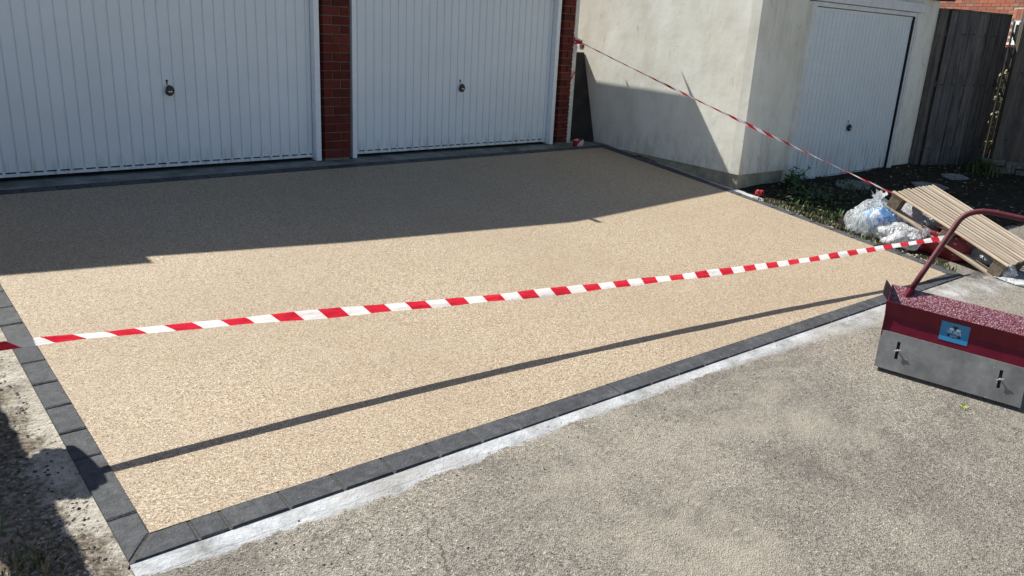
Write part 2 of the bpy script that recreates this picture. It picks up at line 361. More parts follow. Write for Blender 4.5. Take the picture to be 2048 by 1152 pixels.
row(IN_F, OUT_F, cuts=cuts_from(fj, IN_F))
row(IN_R, OUT_R); row(IN_B, OUT_B)
keep(bed.build('mortar_bed', JOINT), edg)
# concrete threshold slab under the garage doors
thr = MB(); thr.hexa([(-5.2, -.236, -.05), (1.80, -.236, -.05), (1.80, .35, -.05), (-5.2, .35, -.05), (-5.2, -.236, .016), (1.80, -.236, .016), (1.80, .35, .031), (-5.2, .35, .031)])
tag(thr.build('threshold', CONC), 'dark concrete threshold slab in front of the garage doors', kind='structure')
# white cement haunching in front (ragged edge)
def ragged(pts, amp, n=14, seed=0):
    rnd = random.Random(seed); out = []
    for i in range(len(pts)-1):
        p, q = Vector(pts[i]), Vector(pts[i+1]); d = (q-p); nn = Vector((-d.y, d.x)).normalized()
        for k in range(n):
            t = k/n; pp = p.lerp(q, t)+nn*(rnd.uniform(-amp, amp)+mnoise.noise((p.x*3+t*5, p.y*3, seed))*amp*1.5); out.append(tuple(pp))
    out.append(pts[-1]); return out
fo = [plerp(OUT_F, i/40)+Vector((0, .012)) for i in range(-0, 41)]
tag(sheet('road', [tuple(p) for p in fo[::-1]]+[(-4.275, -6.99), (14, -6.99), (14, -4.30), (1.45, -4.30)], SMEAR, .0005), 'worn dusty tarmac in front of the driveway', kind='structure')
core = []
for i in range(90):
    x = -4.262+5.4*i/89; wdt = .065+.02*mnoise.noise((x*2, 1, 1))+.012*mnoise.noise((x*9, 2, 1))-.03*min(1, max(0, (x+1.6)/1.2))
    core.append((x, -4.087-.0238*(x+4.268)-max(.012, wdt)))
tag(sheet('concrete_strip', [tuple(p) for p in fo[::-1] if p.x < 1.14]+core, SMEAR, .0010), 'whitish cement strip along the front setts', kind='structure')
# left margin
lm = [(-4.262, -.3), (-4.262, -4.08)]+ragged([(-4.275, -4.10), (-4.29, -4.3), (-4.25, -4.6), (-4.4, -5.2)], .012, 8, 5)+[(-6.5, -5.2), (-6.5, -.3)]
tag(sheet('verge', lm, DIRT, .002), 'broken concrete and dirt margin left of the driveway', kind='structure')
# cement fillet right of the driveway, up to the rendered plinth
WX = lambda y: 1.74+.07*(y+2.018)
fil = [tuple(plerp(OUT_R, i/30)-Vector((.01, 0))) for i in range(0, 21)]+ragged([(1.66, -2.75), (1.72, -2.4), (1.745, -2.05), (1.80, -1.4), (1.86, -.6), (1.93, -.24)], .01, 8, 9)
tag(sheet('cement_fillet', fil, CEMENT, .003), 'thin cement fillet between right hand setts and rendered wall', kind='structure')
# dark yard soil on the right
soil = [tuple(plerp(OUT_R, .40+.6*i/30)-Vector((.008, 0))) for i in range(0, 31)][:28]+ragged([(1.75, -3.98), (2.3, -3.86), (3.0, -3.80), (3.7, -3.82), (5, -3.9), (9, -4.1)], .03, 14, 4)+[(9, .5), (1.9, .5), (1.75, -1.9)]
def inside(poly, x, y):
    c = False; n = len(poly)
    for i in range(n):
        (x1, y1), (x2, y2) = poly[i], poly[(i+1) % n]
        if (y1 > y) != (y2 > y) and x < (x2-x1)*(y-y1)/(y2-y1)+x1: c = not c
    return c
def soil_sheet():
    vs, fs, ix = [], [], {}; st_ = .05
    def vid(i, j):
        if (i, j) not in ix:
            x, y = 1.3+i*st_, -4.1+j*st_
            h = .004+.018*abs(mnoise.noise((x*2.1, y*2.1, 3)))+.010*abs(mnoise.noise((x*9, y*9, 5))); ed = min(1, max(0, (y+3.95)*6))*min(1, max(.05, (x-1.75)*4))
            ix[(i, j)] = len(vs); vs.append((x, y, gz(x, y)+.001+h*ed))
        return ix[(i, j)]
    for i in range(150):
        for j in range(92):
            if inside(soil, 1.3+(i+.5)*st_, -4.1+(j+.5)*st_): fs.append((vid(i, j), vid(i+1, j), vid(i+1, j+1), vid(i, j+1)))
    return mk('yard_soil', vs, fs, SOIL, smooth=True)
tag(soil_sheet(), 'dark soil yard in front of the rendered garage', kind='structure')

# ------------------------------------------------------------------ brick garage
G1 = tag(empty('brick_garage'), 'red brick garage with two white ribbed doors', 'garage')
PF = -.06
def brick_obj(x0, x1, z, par, yf, depth=.10, h=.065, mat=BRICK):
    cx, cz = (x0+x1)/2, z+h/2
    hx, hz, c = (x1-x0)/2, h/2, .003
    j = lambda: random.uniform(-.0012, .0012)
    v = [(-hx+j(), 0.004, -hz+j()), (hx+j(), .004, -hz+j()), (hx+j(), .004, hz+j()), (-hx+j(), .004, hz+j())]
    v += [(x*(1-c/hx), 0, zz*(1-c/hz)) for x, _, zz in v] + [(x, depth, zz) for x, _, zz in v[:4]]
    f = [(4, 5, 6, 7)]+[(k, (k+1) % 4, 4+(k+1) % 4, 4+k) for k in range(4)]+[(8+k, 8+(k+1) % 4, (k+1) % 4, k) for k in range(4)]
    o = mk('brick', v, f, mat, par); o.location = (cx, yf+random.uniform(-.0015, .0015), cz); return o
def pier(x0, x1, kind, zt=1.83):
    core = MB().box((x0+.004, PF+.012, .02), (x1-.004, .12, zt)); o = core.build('pier_core', MORTAR, G1)
    z = .042; i = 0
    while z+.065 < zt:
        if kind == 2:
            k = .088 if i % 2 else .160
            sp = [(x0, x0+k-.005), (x0+k+.005, x1)]
        else:
            sp = [(x0, x1)] if i % 2 else [(x0, x0+.072), (x0+.082, x1)]
        for p, q in sp: brick_obj(p, q, z, G1, PF, .08)
        z += .0725; i += 1
pier(-1.459, -1.216, 2); pier(1.258, 1.412, 1)
pier(-4.20, -4.02, 1)
# white corner strip with mortar dabs at the end of the pier
st = MB(); st.box((1.414, PF+.002, .03), (1.466, .1, 1.82)); 
z = .075
while z < 1.2:
    st.box((1.400, PF-.004, z-.007), (1.4155, PF+.02, z+.006)); z += .0725
st.build('corner_trim', simple('white_trim', (.66, .66, .60), .6, var=.12), G1, bevel=.002)
PITCHR = .0822
def ribbed_door(par, xc, y, z0, z1, mat, fmat, pitch=PITCHR, nr=27, groove=.013, depth=.011, ajar=0, hz=.6, edge=.5):
    hw = (nr/2+edge)*pitch
    d = empty('garage_door'); d.parent = par
    # ribbed sheet
    prof = [(-hw, 0)]
    for k in range(nr+1):
        gx = (k-nr/2)*pitch
        prof += [(gx-groove*.55, 0), (gx-groove*.2, depth), (gx+groove*.2, depth), (gx+groove*.55, 0)]
    prof.append((hw, 0)); zb = z0+.030
    v = []; f = []
    for x, dy in prof: v += [(xc+x, y+dy, zb), (xc+x, y+dy, z1-.03)]
    for i in range(len(prof)-1): f.append((2*i, 2*i+2, 2*i+3, 2*i+1))
    # pressed-in ends of the ribs: little returns at the foot
    for k in range(nr+1):
        xa = (k-nr/2)*pitch+groove*.55; xb = (k+1-nr/2)*pitch-groove*.55
        if k == nr: xb = hw
        n = len(v); v += [(xc+xa, y, zb), (xc+xb, y, zb), (xc+xb, y+.02, zb+.002), (xc+xa, y+.02, zb+.002)]; f.append((n, n+1, n+2, n+3))
    mk('door_panel', v, f, mat, d)
    bk = MB().box((xc-hw, y+.022, z0), (xc+hw, y+.04, z1)); bk.build('door_backing', GAP, d)
    rail = MB().box((xc-hw, y-.006, z0), (xc+hw, y+.02, z0+.020))
    for k in range(nr+1):
        gx = xc+(k-nr/2)*pitch; rail.box((gx-.009, y-.003, z0+.0195), (gx+.009, y+.018, z0+.034))
    rail.build('bottom_rail', mat, d)
    MB().box((xc-hw, y-.004, z1-.032), (xc+hw, y+.02, z1)).build('top_rail', mat, d)
    # handle: rose plate, lever knob, keyhole
    hd = empty('handle'); hd.parent = d
    rad = .034; vs = []; n = 20
    pts = []
    for i in range(n):
        t = 2*math.pi*i/n; xx = math.cos(t)*rad; zz = math.sin(t)*rad*1.12
        if xx < 0 and zz > 0: xx *= .82; zz *= 1.1
        pts.append((xx, zz))
    m = MB()
    for yy0, yy1, s0, s1 in ((-.001, -.016, .5, .62), (-.016, -.024, .92, 1.0), (-.024, -.034, 1.0, .8)):
        a0 = [(xc+.006+px*s0, y+yy0, hz+pz*s0) for px, pz in pts]; a1 = [(xc+.006+px*s1, y+yy1, hz+pz*s1) for px, pz in pts]
        m.add(a0+a1, [(i, (i+1) % n, n+(i+1) % n, n+i) for i in range(n)]+[tuple(range(2*n-1, n-1, -1)), tuple(range(n))])
    m.build('handle_knob', BLACK, d)
    m = MB().box((xc-.009, y-.037, hz-.010), (xc+.02, y-.0345, hz-.003)); m.build('handle_badge', SILVER, d)
    bpy.data.objects.remove(hd)
    m = MB()
    m.tube([(xc-.004, y-.0005, hz+.068), (xc-.004, y-.003, hz+.068)], .009, 10)
    m.box((xc-.0085, y-.003, hz+.042), (xc+.0005, y-.0005, hz+.063)); m.build('keyhole', BLACK, d)
    return d, hw
DT = 1.76
for xc in (-2.6975, 0.0):
    d, hw = ribbed_door(G1, xc, 0.0, .052, DT, DOORW, FRAME, hz=.612)
    fx = hw+.004
    for s in (-1, 1):
        m = MB(); xa = xc+s*fx
        if s > 0: x0, x1 = xa, xc+s*fx+.046
        else: x0, x1 = xa-.040, xa
        m.box((x0, PF-.006, .028), (x1, .05, DT+.05)); 
        m.tube([((x0+x1)/2, PF-.008, .15), ((x0+x1)/2, PF-.0055, .15)], .006, 8)
        m.build('frame_post', FRAME, d, bevel=.003)
    MB().box((xc-fx, PF-.006, DT+.006), (xc+fx, .05, DT+.05)).build('frame_head', FRAME, d)
# body: lintel band, sides, back, floor dark
m = MB(); m.box((-4.2, -.035, DT+.055), (1.412, .12, 1.84)); m.build('lintel', BRICK, G1)
m = MB(); m.box((-4.2, .125, .02), (1.41, .135, 1.80)); m.build('inner_wall', GAP, G1)
m = MB(); m.box((1.40, .137, .02), (1.466, 5.2, 1.80)); m.box((-4.2, .137, .02), (-4.1, 5.2, 1.80)); m.box((-4.1, 5.1, .02), (1.4, 5.2, 1.80)); m.build('side_wall', simple('plain_brickwork', (.19, .06, .04), .9, var=.3, scale=12), G1)
# low gable roof; its front edge is what throws the shadow on the driveway
FR = [(-4.75, -.10, 1.86), (-3.972, -.10, 2.005), (-3.955, -.10, 1.885), (-2.85, -.20, 2.005), (-1.16, -.30, 2.15), (-.9, -.30, 2.145), (.1, -.31, 2.05), (1.47, -.31, 1.945)]
def slab(fr, dyb, thick, name, mat):
    n = len(fr); top = [Vector(p) for p in fr]; back = [Vector((p[0]+.07*(dyb-p[1]) if i == n-1 else p[0], dyb, p[2]+(.08 if i == n-1 else .0))) for i, p in enumerate(fr)]
    v = top+back+[p-Vector((0, 0, thick)) for p in top]+[p-Vector((0, 0, thick)) for p in back]; f = []
    for i in range(n-1):
        f += [(i, i+1, n+i+1, n+i), (2*n+i+1, 2*n+i, 3*n+i, 3*n+i+1), (2*n+i, 2*n+i+1, i+1, i), (n+i, n+i+1, 3*n+i+1, 3*n+i)]
    f += [(0, n, 3*n, 2*n), (n-1, 3*n-1, 4*n-1, 2*n-1)]
    return mk(name, v, f, mat, G1)
slab(FR, 5.3, .055, 'roof', FELT)
m = MB(); n = len(FR)
for i in range(n-1):
    if FR[i][0] < -3.96: continue
    p, q = Vector(FR[i]), Vector(FR[i+1]); m.hexa([(p.x, p.y+.08, 1.70), (q.x, q.y+.08, 1.70), (q.x, q.y+.10, 1.70), (p.x, p.y+.10, 1.70), (p.x, p.y+.08, p.z-.055), (q.x, q.y+.08, q.z-.055), (q.x, q.y+.10, q.z-.055), (p.x, p.y+.10, p.z-.055)])
m.build('gable_board', FRAME, G1)
m = MB()
for i in range(3, n-1):
    p, q = Vector(FR[i]), Vector(FR[i+1]); ends = []
    m.obox(p+Vector((0, .002, -.10)), q-p, Vector((0, .02, 0)), Vector((0, 0, .085)))
m.hexa([(1.46, -.312, 1.90), (1.475, -.312, 1.92), (1.475, -.29, 1.92), (1.46, -.29, 1.90), (1.46, -.312, 1.945), (1.535, -.306, 1.945), (1.535, -.298, 1.945), (1.46, -.29, 1.945)])
m.box((-.955, -.37, 2.12), (-.915, -.30, 2.165)); m.box((1.475, .02, 1.95), (1.482, .04, 1.965)); m.box((1.53, .58, 1.97), (1.54, .60, 1.982))
m.build('barge_board', simple('weathered_fascia', (.3, .29, .27), .8), G1)

# ------------------------------------------------------------------ rendered garage
G2 = tag(empty('rendered_garage'), 'cream rendered garage with a single stained white door', 'garage')
RB = -.015; RT = 1.72
def wallseg(p, q, z0a, z0b, z1, thick, name, mat, sub=14):
    """vertical wall face from p to q with a gently uneven surface"""
    p, q = Vector(p), Vector(q); d = q-p; nn = Vector((d.y, -d.x)).normalized(); L = d.length
    nx, nz = max(2, int(L/.08)), 22; v = []; f = []
    for i in range(nx+1):
        for j in range(nz+1):
            t = i/nx; zb = z0a+(z0b-z0a)*t; zz = zb+(z1-zb)*j/nz; b = p+d*t
            off = (mnoise.noise((b.x*1.7, b.y*1.7, zz*1.7))*.007 + mnoise.noise((b.x*5, b.y*5, zz*5))*.002)*min(1, 4*min(t, 1-t))
            v.append((b.x+nn.x*off, b.y+nn.y*off, zz))
    for i in range(nx):
        for j in range(nz):
            k = i*(nz+1)+j; f.append((k, k+nz+1, k+nz+2, k+1))
    nf = len(f); base_ = [Vector(p) for p in v]; n0 = len(v)
    for i in (0, nx):
        for j in (0, nz):
            b = Vector(v[i*(nz+1)+j]); v.append((b.x-nn.x*thick, b.y-nn.y*thick, b.z))
    k0 = len(v); v += [v[0], v[nz], v[nx*(nz+1)], v[nx*(nz+1)+nz]]
    f += [(k0, n0, n0+2, k0+2), (k0+1, k0+3, n0+3, n0+1), (k0, k0+1, n0+1, n0), (k0+2, n0+2, n0+3, k0+3)]
    o = mk(name, v, f, mat, G2, smooth=True)
    for p in o.data.polygons[nf:]: p.use_smooth = False
    return o
Cn = (1.74, -2.018); Bk = (WX(4.0), 4.0)
wallseg(Bk, Cn, .02-.0, RB, RT, .1, 'side_wall', RENDER)
DX0, DX1 = 2.515, 4.795
wallseg(Cn, (DX0, -2.018), RB, RB-.008, RT, .1, 'front_wall', RENDER)
wallseg((DX1, -2.018), (5.34, -2.018), RB-.14, RB-.14, RT, .1, 'front_wall', RENDER)
m = MB(); m.box((1.80, -1.93, RT-.012), (5.34, -1.90, RT-.004)); m.build('soffit', FELT, G2)
m = MB()
i_ = .014
m.hexa([(1.74+i_, -2.018+i_, -.4), (DX0, -2.018+i_, -.4), (DX0, -1.9, -.4), (1.86, -1.9, -.4), (1.74+i_, -2.018+i_, RB+.004), (DX0, -2.018+i_, RB-.004), (DX0, -1.9, RB-.004), (1.86, -1.9, RB+.004)])
m.hexa([(1.74+i_, -2.018+i_, -.4), (1.86, -1.95, -.4), (2.28, 4, -.4), (2.16+i_, 4, -.4), (1.74+i_, -2.018+i_, RB+.003), (1.86, -1.95, RB+.003), (2.28, 4, .02), (2.16+i_, 4, .02)])
m.box((DX1, -2.018+i_, -.4), (5.33, -1.9, -.15)); m.build('plinth', PLINTH, G2)
MB().box((1.95, -1.88, -.3), (5.33, -1.87, RT)).build('inner_wall', GAP, G2)
m = MB(); m.hexa([(1.732, -2.09, RT), (5.56, -2.09, RT+.01), (5.56, 4.1, RT+.05), (2.15, 4.1, RT+.05), (1.732, -2.09, RT+.13), (5.56, -2.09, RT+.14), (5.56, 4.1, RT+.2), (2.15, 4.1, RT+.2)]); m.build('roof', FELT, G2)
MB().box((5.30, -1.87, -.3), (5.34, 4, RT)).build('side_wall', RENDER, G2)
DC = (2.60+4.70)/2; PW = .0795
d3, hw3 = ribbed_door(G2, DC-.015, -2.03, -.165, 1.515, DOOR3, FRAME3, pitch=PW, nr=25, groove=.016, hz=.352, edge=.55)
m = MB(); xl = DC-.015-hw3; m.box((DX0, -2.062, -.20), (xl-.003, -1.98, 1.56)); m.build('frame_post', FRAME3, d3, bevel=.003)
xr = DC-.015+hw3
MB().box((xr+.028, -2.055, -.20), (xr+.055, -1.98, 1.56)).build('frame_post', FRAME3, d3, bevel=.002)
MB().box((xr+.063, -2.062, -.20), (DX1, -1.98, 1.56)).build('frame_post', FRAME3, d3, bevel=.003)
MB().hexa([(xr+.020, -2.048, -.20), (xr+.0275, -2.048, -.20), (xr+.0275, -1.99, -.20), (xr+.020, -1.99, -.20), (xr+.001, -2.048, 1.52), (xr+.0275, -2.048, 1.52), (xr+.0275, -1.99, 1.52), (xr+.001, -1.99, 1.52)]).build('gap_shade_fill', GAP, d3)  # solid dark wedge standing in for the shade beside the door
m = MB(); m.box((xl-.003, -2.058, 1.522), (xr+.028, -1.98, 1.562)); m.build('frame_head', FRAME3, d3, bevel=.003)
m = MB(); m.box((DX0-.01, -2.07, 1.568), (DX1+.09, -1.98, 1.664)); m.build('lintel_board', FRAME3, d3, bevel=.004)
MB().box((DX0-.06, -2.03, 1.664), (DX1+.1, -1.98, RT+.005)).build('lintel_fill', RENDER, G2)
# dark board leaning in the slot between the two garages
m = MB(); m.hexa([(1.60, .10, .02), (1.872, -.03, .02), (1.88, -.012, .02), (1.61, .12, .02), (1.60, .31, .96), (1.888, .24, .96), (1.894, .258, .96), (1.61, .33, .96)])
tag(m.build('timber_board', simple('dark_board', (.03, .028, .024), .9, var=.4, scale=8), bevel=.003), 'dark board leaning in the narrow slot beside the brick pier', 'board')

# ------------------------------------------------------------------ timber gate and fence on the right
def boards(name, p, q, z0, z1, n, mat, label, cat, rails=(.25, .9, 1.55), jit=.006, step=.018, grp=None, nails=True, over=.012):
    p, q = Vector(p), Vector(q); th = empty(name, (p.x, p.y, z0)); tag(th, label, cat, grp)
    d = (q-p); L = d.length; u = d/L; nn = Vector((u.y, -u.x)); ang = math.atan2(u.y, u.x)
    wv = L/n
    for k in range(n):
        s0 = k*wv; wb = wv+over; thick = .016; zt = z1+random.uniform(-jit, jit); tw = random.uniform(-.003, .003)
        y0 = (-step if k % 2 else 0)+random.uniform(-.003, .003)
        v = [(0, y0+.004, 0), (wb, y0-.010+tw, 0), (wb, y0+.006+tw, 0), (0, y0+.012, 0)]
        nz = 5; vv = []; ff = []
        for j in range(nz+1):
            zz = (zt-z0)*j/nz; wob = mnoise.noise((k*3.1, zz*1.3, p.x))*.006
            vv += [(a_+wob, b_+wob*.6, zz) for a_, b_, _ in v]
        for j in range(nz):
            for e_ in range(4): ff.append((4*j+e_, 4*j+(e_+1) % 4, 4*j+4+(e_+1) % 4, 4*j+4+e_))
        ff += [(3, 2, 1, 0), (4*nz, 4*nz+1, 4*nz+2, 4*nz+3)]
        o = mk('fence_board', vv, ff, mat, th); o.location = (u.x*s0, u.y*s0, 0); o.rotation_euler = (0, 0, ang)
    for r in rails:
        m = MB().box((0, .02, r-.035), (L, .06, r+.035)); o = m.build('rail', mat, th); o.rotation_euler = (0, 0, ang)
    if nails:
        m = MB()
        for r in rails:
            for k in range(n):
                for dx in (.5,):
                    if random.random() < .35: continue
                    x = (k+dx)*wv; zz = r+random.uniform(-.012, .012); m.tube([(x, -.030, zz), (x, 0, zz)], .0045, 6)
        o = m.build('nail', GAP, th); o.rotation_euler = (0, 0, ang); o['kind'] = 'stuff'
    return th, u, nn, ang, L
zg = -.175
gate, gu, gn, ga, gL = boards('timber_gate', (5.41, -2.145), (6.655, -2.335), zg, 1.635, 11, FENCE, 'dark weathered board gate beside the rendered garage', 'gate', rails=(.22, .98, 1.55))
m = MB().obox((-.0, -.02, 1.80), (gL+.01, 0, 0), (0, .05, 0), (0, 0, .02)); o = m.build('capping', FENCE2, gate); o.rotation_euler = (0, 0, ga)
m = MB(); n = 20; R_ = .038
ring = [Vector((gL-.045+math.cos(2*math.pi*i/n)*R_, -.026, .985+math.sin(2*math.pi*i/n)*R_)) for i in range(n+1)]
m.tube(ring, .005, 6, cap=False); m.box((gL-.06, -.028, 1.015), (gL-.03, -.012, 1.05)); o = m.build('ring_latch', simple('dark_iron', (.05, .05, .055), .5, .8), gate); o.rotation_euler = (0, 0, ga)
for (px, py, hh, wd, lab) in ((5.405, -2.07, 1.62, .085, 'dark gate post standing against the rendered garage wall'),):
    m = MB(); m.hexa([(-.07, -.02, 0), (.07, -.05, 0), (.07, .06, 0), (-.07, .06, 0), (-.068, -.015, hh+.22), (.075, -.045, hh+.22), (.075, .06, hh+.22), (-.068, .06, hh+.22)])
    o = m.build('gate_post', FENCE, bevel=.004); o.location = (px, py, zg-.02); tag(o, lab, 'gate post')
f2, fu, fn, fa, fL = boards('timber_fence', (6.27, -2.645), (7.75, -4.15), -.12, 1.95, 13, FENCE2, 'tall silvered board fence on a stone footing at the right edge', 'fence', rails=(.3, 1.1, 1.8), nails=True)
m = MB().box((-.03, -.012, -.02), (.045, .07, 2.08)); o = m.build('fence_post', FENCE2, f2, bevel=.004); o.rotation_euler = (0, 0, fa)
# stone footing blocks under the fence
foot = tag(empty('stone_footing', (6.2, -2.7, -.25)), 'low stone block footing under the tall silvered fence', 'wall')
STONE = simple('grey_stone', (.13, .13, .115), .92, var=.4, scale=14)
x = -.05
for rowi in range(2):
    x = -.06-.1*rowi
    while x < 2.0:
        wl = random.uniform(.22, .38); p0 = Vector((6.27, -2.645, 0))+Vector((fu.x, fu.y, 0))*x
        v = []; hh = .075
        for dx, dy, dz in ((0, -.05, 0), (wl-.012, -.05, 0), (wl-.012, .12, 0), (0, .12, 0), (0, -.05, hh), (wl-.012, -.05, hh), (wl-.012, .12, hh), (0, .12, hh)):
            v.append((dx+random.uniform(-.006, .006), dy+random.uniform(-.012, .012), dz+random.uniform(-.005, .005)))
        o = MB().hexa(v).build('stone', STONE, foot, bevel=.008); o.location = (p0.x-6.2, p0.y+2.7, gz(p0.x, p0.y)-.01+rowi*.078+.25); o.rotation_euler = (0, 0, fa); x += wl
# ------------------------------------------------------------------ brick house beyond
HQ = Vector((16.33, 1.51, 0)); hn = Vector((-.9507, .3102, 0)); hv = Vector((-.3102, -.9507, 0))
house = tag(empty('brick_house', HQ), 'sunlit orange red brick house beyond the fence with white window', 'house')
hang = math.atan2(hv.y, hv.x)
a = Mat('house_brickwork', .9, spec=.2)
bt = a.n('ShaderNodeTexBrick', {'Vector': a.vec((1, 1, 1), a.tc.outputs['Object'], (math.radians(-90), 0, 0)), 'Scale': 1.0, 'Mortar Size': .006, 'Brick Width': .225, 'Row Height': .075, 'Color1': (.40, .14, .08, 1), 'Color2': (.30, .11, .075, 1), 'Mortar': (.48, .44, .37, 1)})
a.col(bt.outputs[0]); HWALL = a.m
HMORT = simple('pale_mortar', (.50, .46, .39), .95, var=.15)
def hbox(name, u0, u1, z0, z1, y0, y1, mat, bevel=0):
    o = MB().box((u0, y0, z0), (u1, y1, z1)).build(name, mat, house, bevel=bevel); o.rotation_euler = (0, 0, hang); return o
# local frame: x = hv, front face towards -y?  (rotate so that local -y points along hn)
sgn = -1 if (Matrix.Rotation(hang, 3, 'Z') @ Vector((0, -1, 0))).dot(hn) > 0 else 1
def hb(name, u0, u1, z0, z1, f0, f1, mat, **k):   # f = distance out from the wall face
    ya, yb = sorted((sgn*f0, sgn*f1)); return hbox(name, u0, u1, z0, z1, ya, yb, mat, **k)
WU0, WU1, WZ0, WZ1 = .72, 1.95, 1.43, 1.925
hb('wall', -1.7, WU0, -.3, WZ0, -.3, -.014, HWALL); hb('wall', -7, -1.7, -.3, 5.2, -.3, -.002, HWALL)
hb('wall', -1.7, WU0, WZ0, 2.75, -.3, -.012, HMORT); hb('wall', WU0, WU1, WZ1, 2.75, -.3, -.012, HMORT)
hb('wall', WU0, WU1, -.3, WZ0-.0, -.3, -.006, HWALL); hb('wall', WU1, 7, -.3, 5.2, -.3, -.002, HWALL); hb('wall', -1.7, WU1, 2.75, 5.2, -.3, -.002, HWALL)
def hbrick(u0, u1, z0, z1):
    o = hb('brick', u0, u1, z0, z1, -.02, random.uniform(-.002, .003), HBRICK); return o
z = 1.30; i = 0
while z < 2.74:
    u = -1.7+(.1125 if i % 2 else 0)
    while u < WU1-.05:
        u1 = min(u+.215, WU1)
        inw = z+.065 > WZ0-.02 and z < WZ1+.23
        if inw and u < WU1 and u1 > WU0-.01:
            if u < WU0-.06: u1 = WU0-.012
            else: u += .225; continue
        hbrick(u, u1, z, z+.065); u += .225
    z += .075; i += 1
u = WU0-.02
while u < WU1: hbrick(u, u+.065, WZ1+.006, WZ1+.222); u += .075
win = empty('window'); win.parent = house
UPVC = simple('white_upvc', (.8, .8, .8), .35, var=.03)
def wb(name, *a_, **k):
    o = hb(name, *a_, **k); o.parent = win; return o
wb('window_frame', WU0, WU1, WZ1-.11, WZ1, -.06, -.02, UPVC); wb('window_frame', WU0, WU0+.07, WZ0, WZ1-.11, -.06, -.02, UPVC); wb('window_frame', WU0, WU1, WZ0, WZ0+.05, -.06, -.02, UPVC); wb('window_frame', WU1-.07, WU1, WZ0+.05, WZ1-.11, -.06, -.02, UPVC)
gl = Mat('dark_glass', .08); gl.col((.01, .012, .012)); wb('pane', WU0+.07, WU1-.07, WZ0+.05, WZ1-.11, -.058, -.05, gl.m)
wb('window_sill', WU0-.05, WU1+.05, WZ0-.05, WZ0-.002, -.05, .05, UPVC)
m = MB(); m.hexa([(-7.3, -.6, 5.2), (7.3, -.6, 5.2), (7.3, .6, 5.2), (-7.3, .6, 5.2), (-7.3, -.6, 5.4), (7.3, -.6, 5.4), (7.3, 5, 7.6), (-7.3, 5, 7.6)])
o = m.build('roof', simple('brown_tiles', (.14, .07, .05), .9, var=.3), house); o.rotation_euler = (0, 0, hang)
# trellis rails and ivy seen through the slot beside the gate
tre = tag(empty('trellis', (7.15, -2.35, zg)), 'leaning pale trellis laths behind the gap by the gate', 'trellis')
for k in range(5):
    zz = .75+.17*k; m = MB().obox((-.35, 0, zz+.18), (.7, .05, -.36), (0, .014, 0), (0, 0, .035)); o = m.build('lath', FENCE2, tre)
for k in range(4):
    m = MB().obox((-.3+.2*k, .02, 0), (.03, 0, 0), (0, .014, 0), (0, 0, 1.75)); m.build('lath', FENCE2, tre)
bf, *_ = boards('timber_fence', (6.9, -1.55), (9.2, -2.35), -.2, 1.27, 16, FENCE2, 'low back fence seen through the slot beside the gate', 'fence', rails=(.2, 1.0), nails=False)
def leafmesh(name, mats, gen, parent=None):
    m = MB()
    for (p, nrm, ln, wd, mi) in gen:
        p = Vector(p); nrm = Vector(nrm).normalized(); t = nrm.cross(Vector((random.uniform(-1, 1), random.uniform(-1, 1), random.uniform(-1, 1)))).normalized(); s = nrm.cross(t)
        m.add([p, p+t*ln*.5+s*wd*.5+nrm*ln*.08, p+t*ln, p+t*ln*.5-s*wd*.5+nrm*ln*.08], [(0, 1, 2, 3)], mi)
    return m.build(name, mats, parent)
def leafmat(name, c, tr=.25):
    a = Mat(name, .5, spec=.4); n1 = a.noise(30, 3); base = a.ramp(n1, [(.3, tuple(v*.65 for v in c)), (.7, tuple(v*1.25 for v in c))]); a.col(base)
    a.b.inputs['Transmission Weight'].default_value = 0; a.b.inputs['Subsurface Weight'].default_value = 0
    return a.m
LEAF = leafmat('green_leaf', (.045, .085, .022)); LEAFY = leafmat('yellow_green_leaf', (.13, .15, .04)); DRY = leafmat('dry_leaf', (.22, .16, .09)); GRASSM = leafmat('grass_blade', (.06, .10, .025)); STRAW = leafmat('straw_blade', (.30, .25, .14)); PALEL = leafmat('pale_leaf', (.34, .32, .18))
ivy = tag(empty('ivy', (7.35, -2.3, zg)), 'sunlit ivy on the ground beyond the slot beside the gate', 'plant')
gen = []
for k in range(900):
    x, y, zz = random.uniform(-.45, .35), random.uniform(-.35, .25), random.random()**1.2*1.25
    gen.append(((x, y, zz), (random.uniform(-1, .4), random.uniform(-.6, 1), random.uniform(0, 1)), random.uniform(.03, .06), random.uniform(.025, .045), random.choice((0, 0, 1, 1, 2, 2))))
leafmesh('foliage', [LEAF, LEAFY, PALEL], gen, ivy)
m = MB()
for k in range(14):
    x, y = random.uniform(-.3, .3), random.uniform(-.2, .2); m.tube([(x, y, 0), (x+random.uniform(-.1, .1), y, .5), (x+random.uniform(-.2, .2), y, 1.1)], [.008, .006, .003], 5)
m.build('stem', DRY, ivy)

# ------------------------------------------------------------------ invented fence and hose reel, out of view, added to cast the left shadow
lf, lu, ln_, la, lL = boards('shadow_fence', (-4.70, -3.36), (-4.70, -.5), -.30, 1.02, 22, FENCE, 'unseen low board fence added to cast the shadow at the left', 'fence', rails=(.2, .9), nails=False, jit=0, step=0)
hose = tag(empty('shadow_hose_reel', (-4.482, -2.95, .44)), 'unseen hose reel added to cast the round bulge in the left shadow', 'hose reel')
m = MB()
for k in range(5):
    xx = -.06+.03*k; rr = .112-.012*abs(k-2)
    m.tube([(xx, math.cos(2*math.pi*i/24)*rr, math.sin(2*math.pi*i/24)*rr) for i in range(25)], .017, 8, cap=False)
m.tube([(-.08, 0, 0), (.075, 0, 0)], .10, 24); m.build('hose_coil', simple('green_hose', (.03, .1, .04), .5), hose)
MB().box((-.19, -.03, -.03), (-.075, .03, .03)).build('bracket', BLACK, hose)

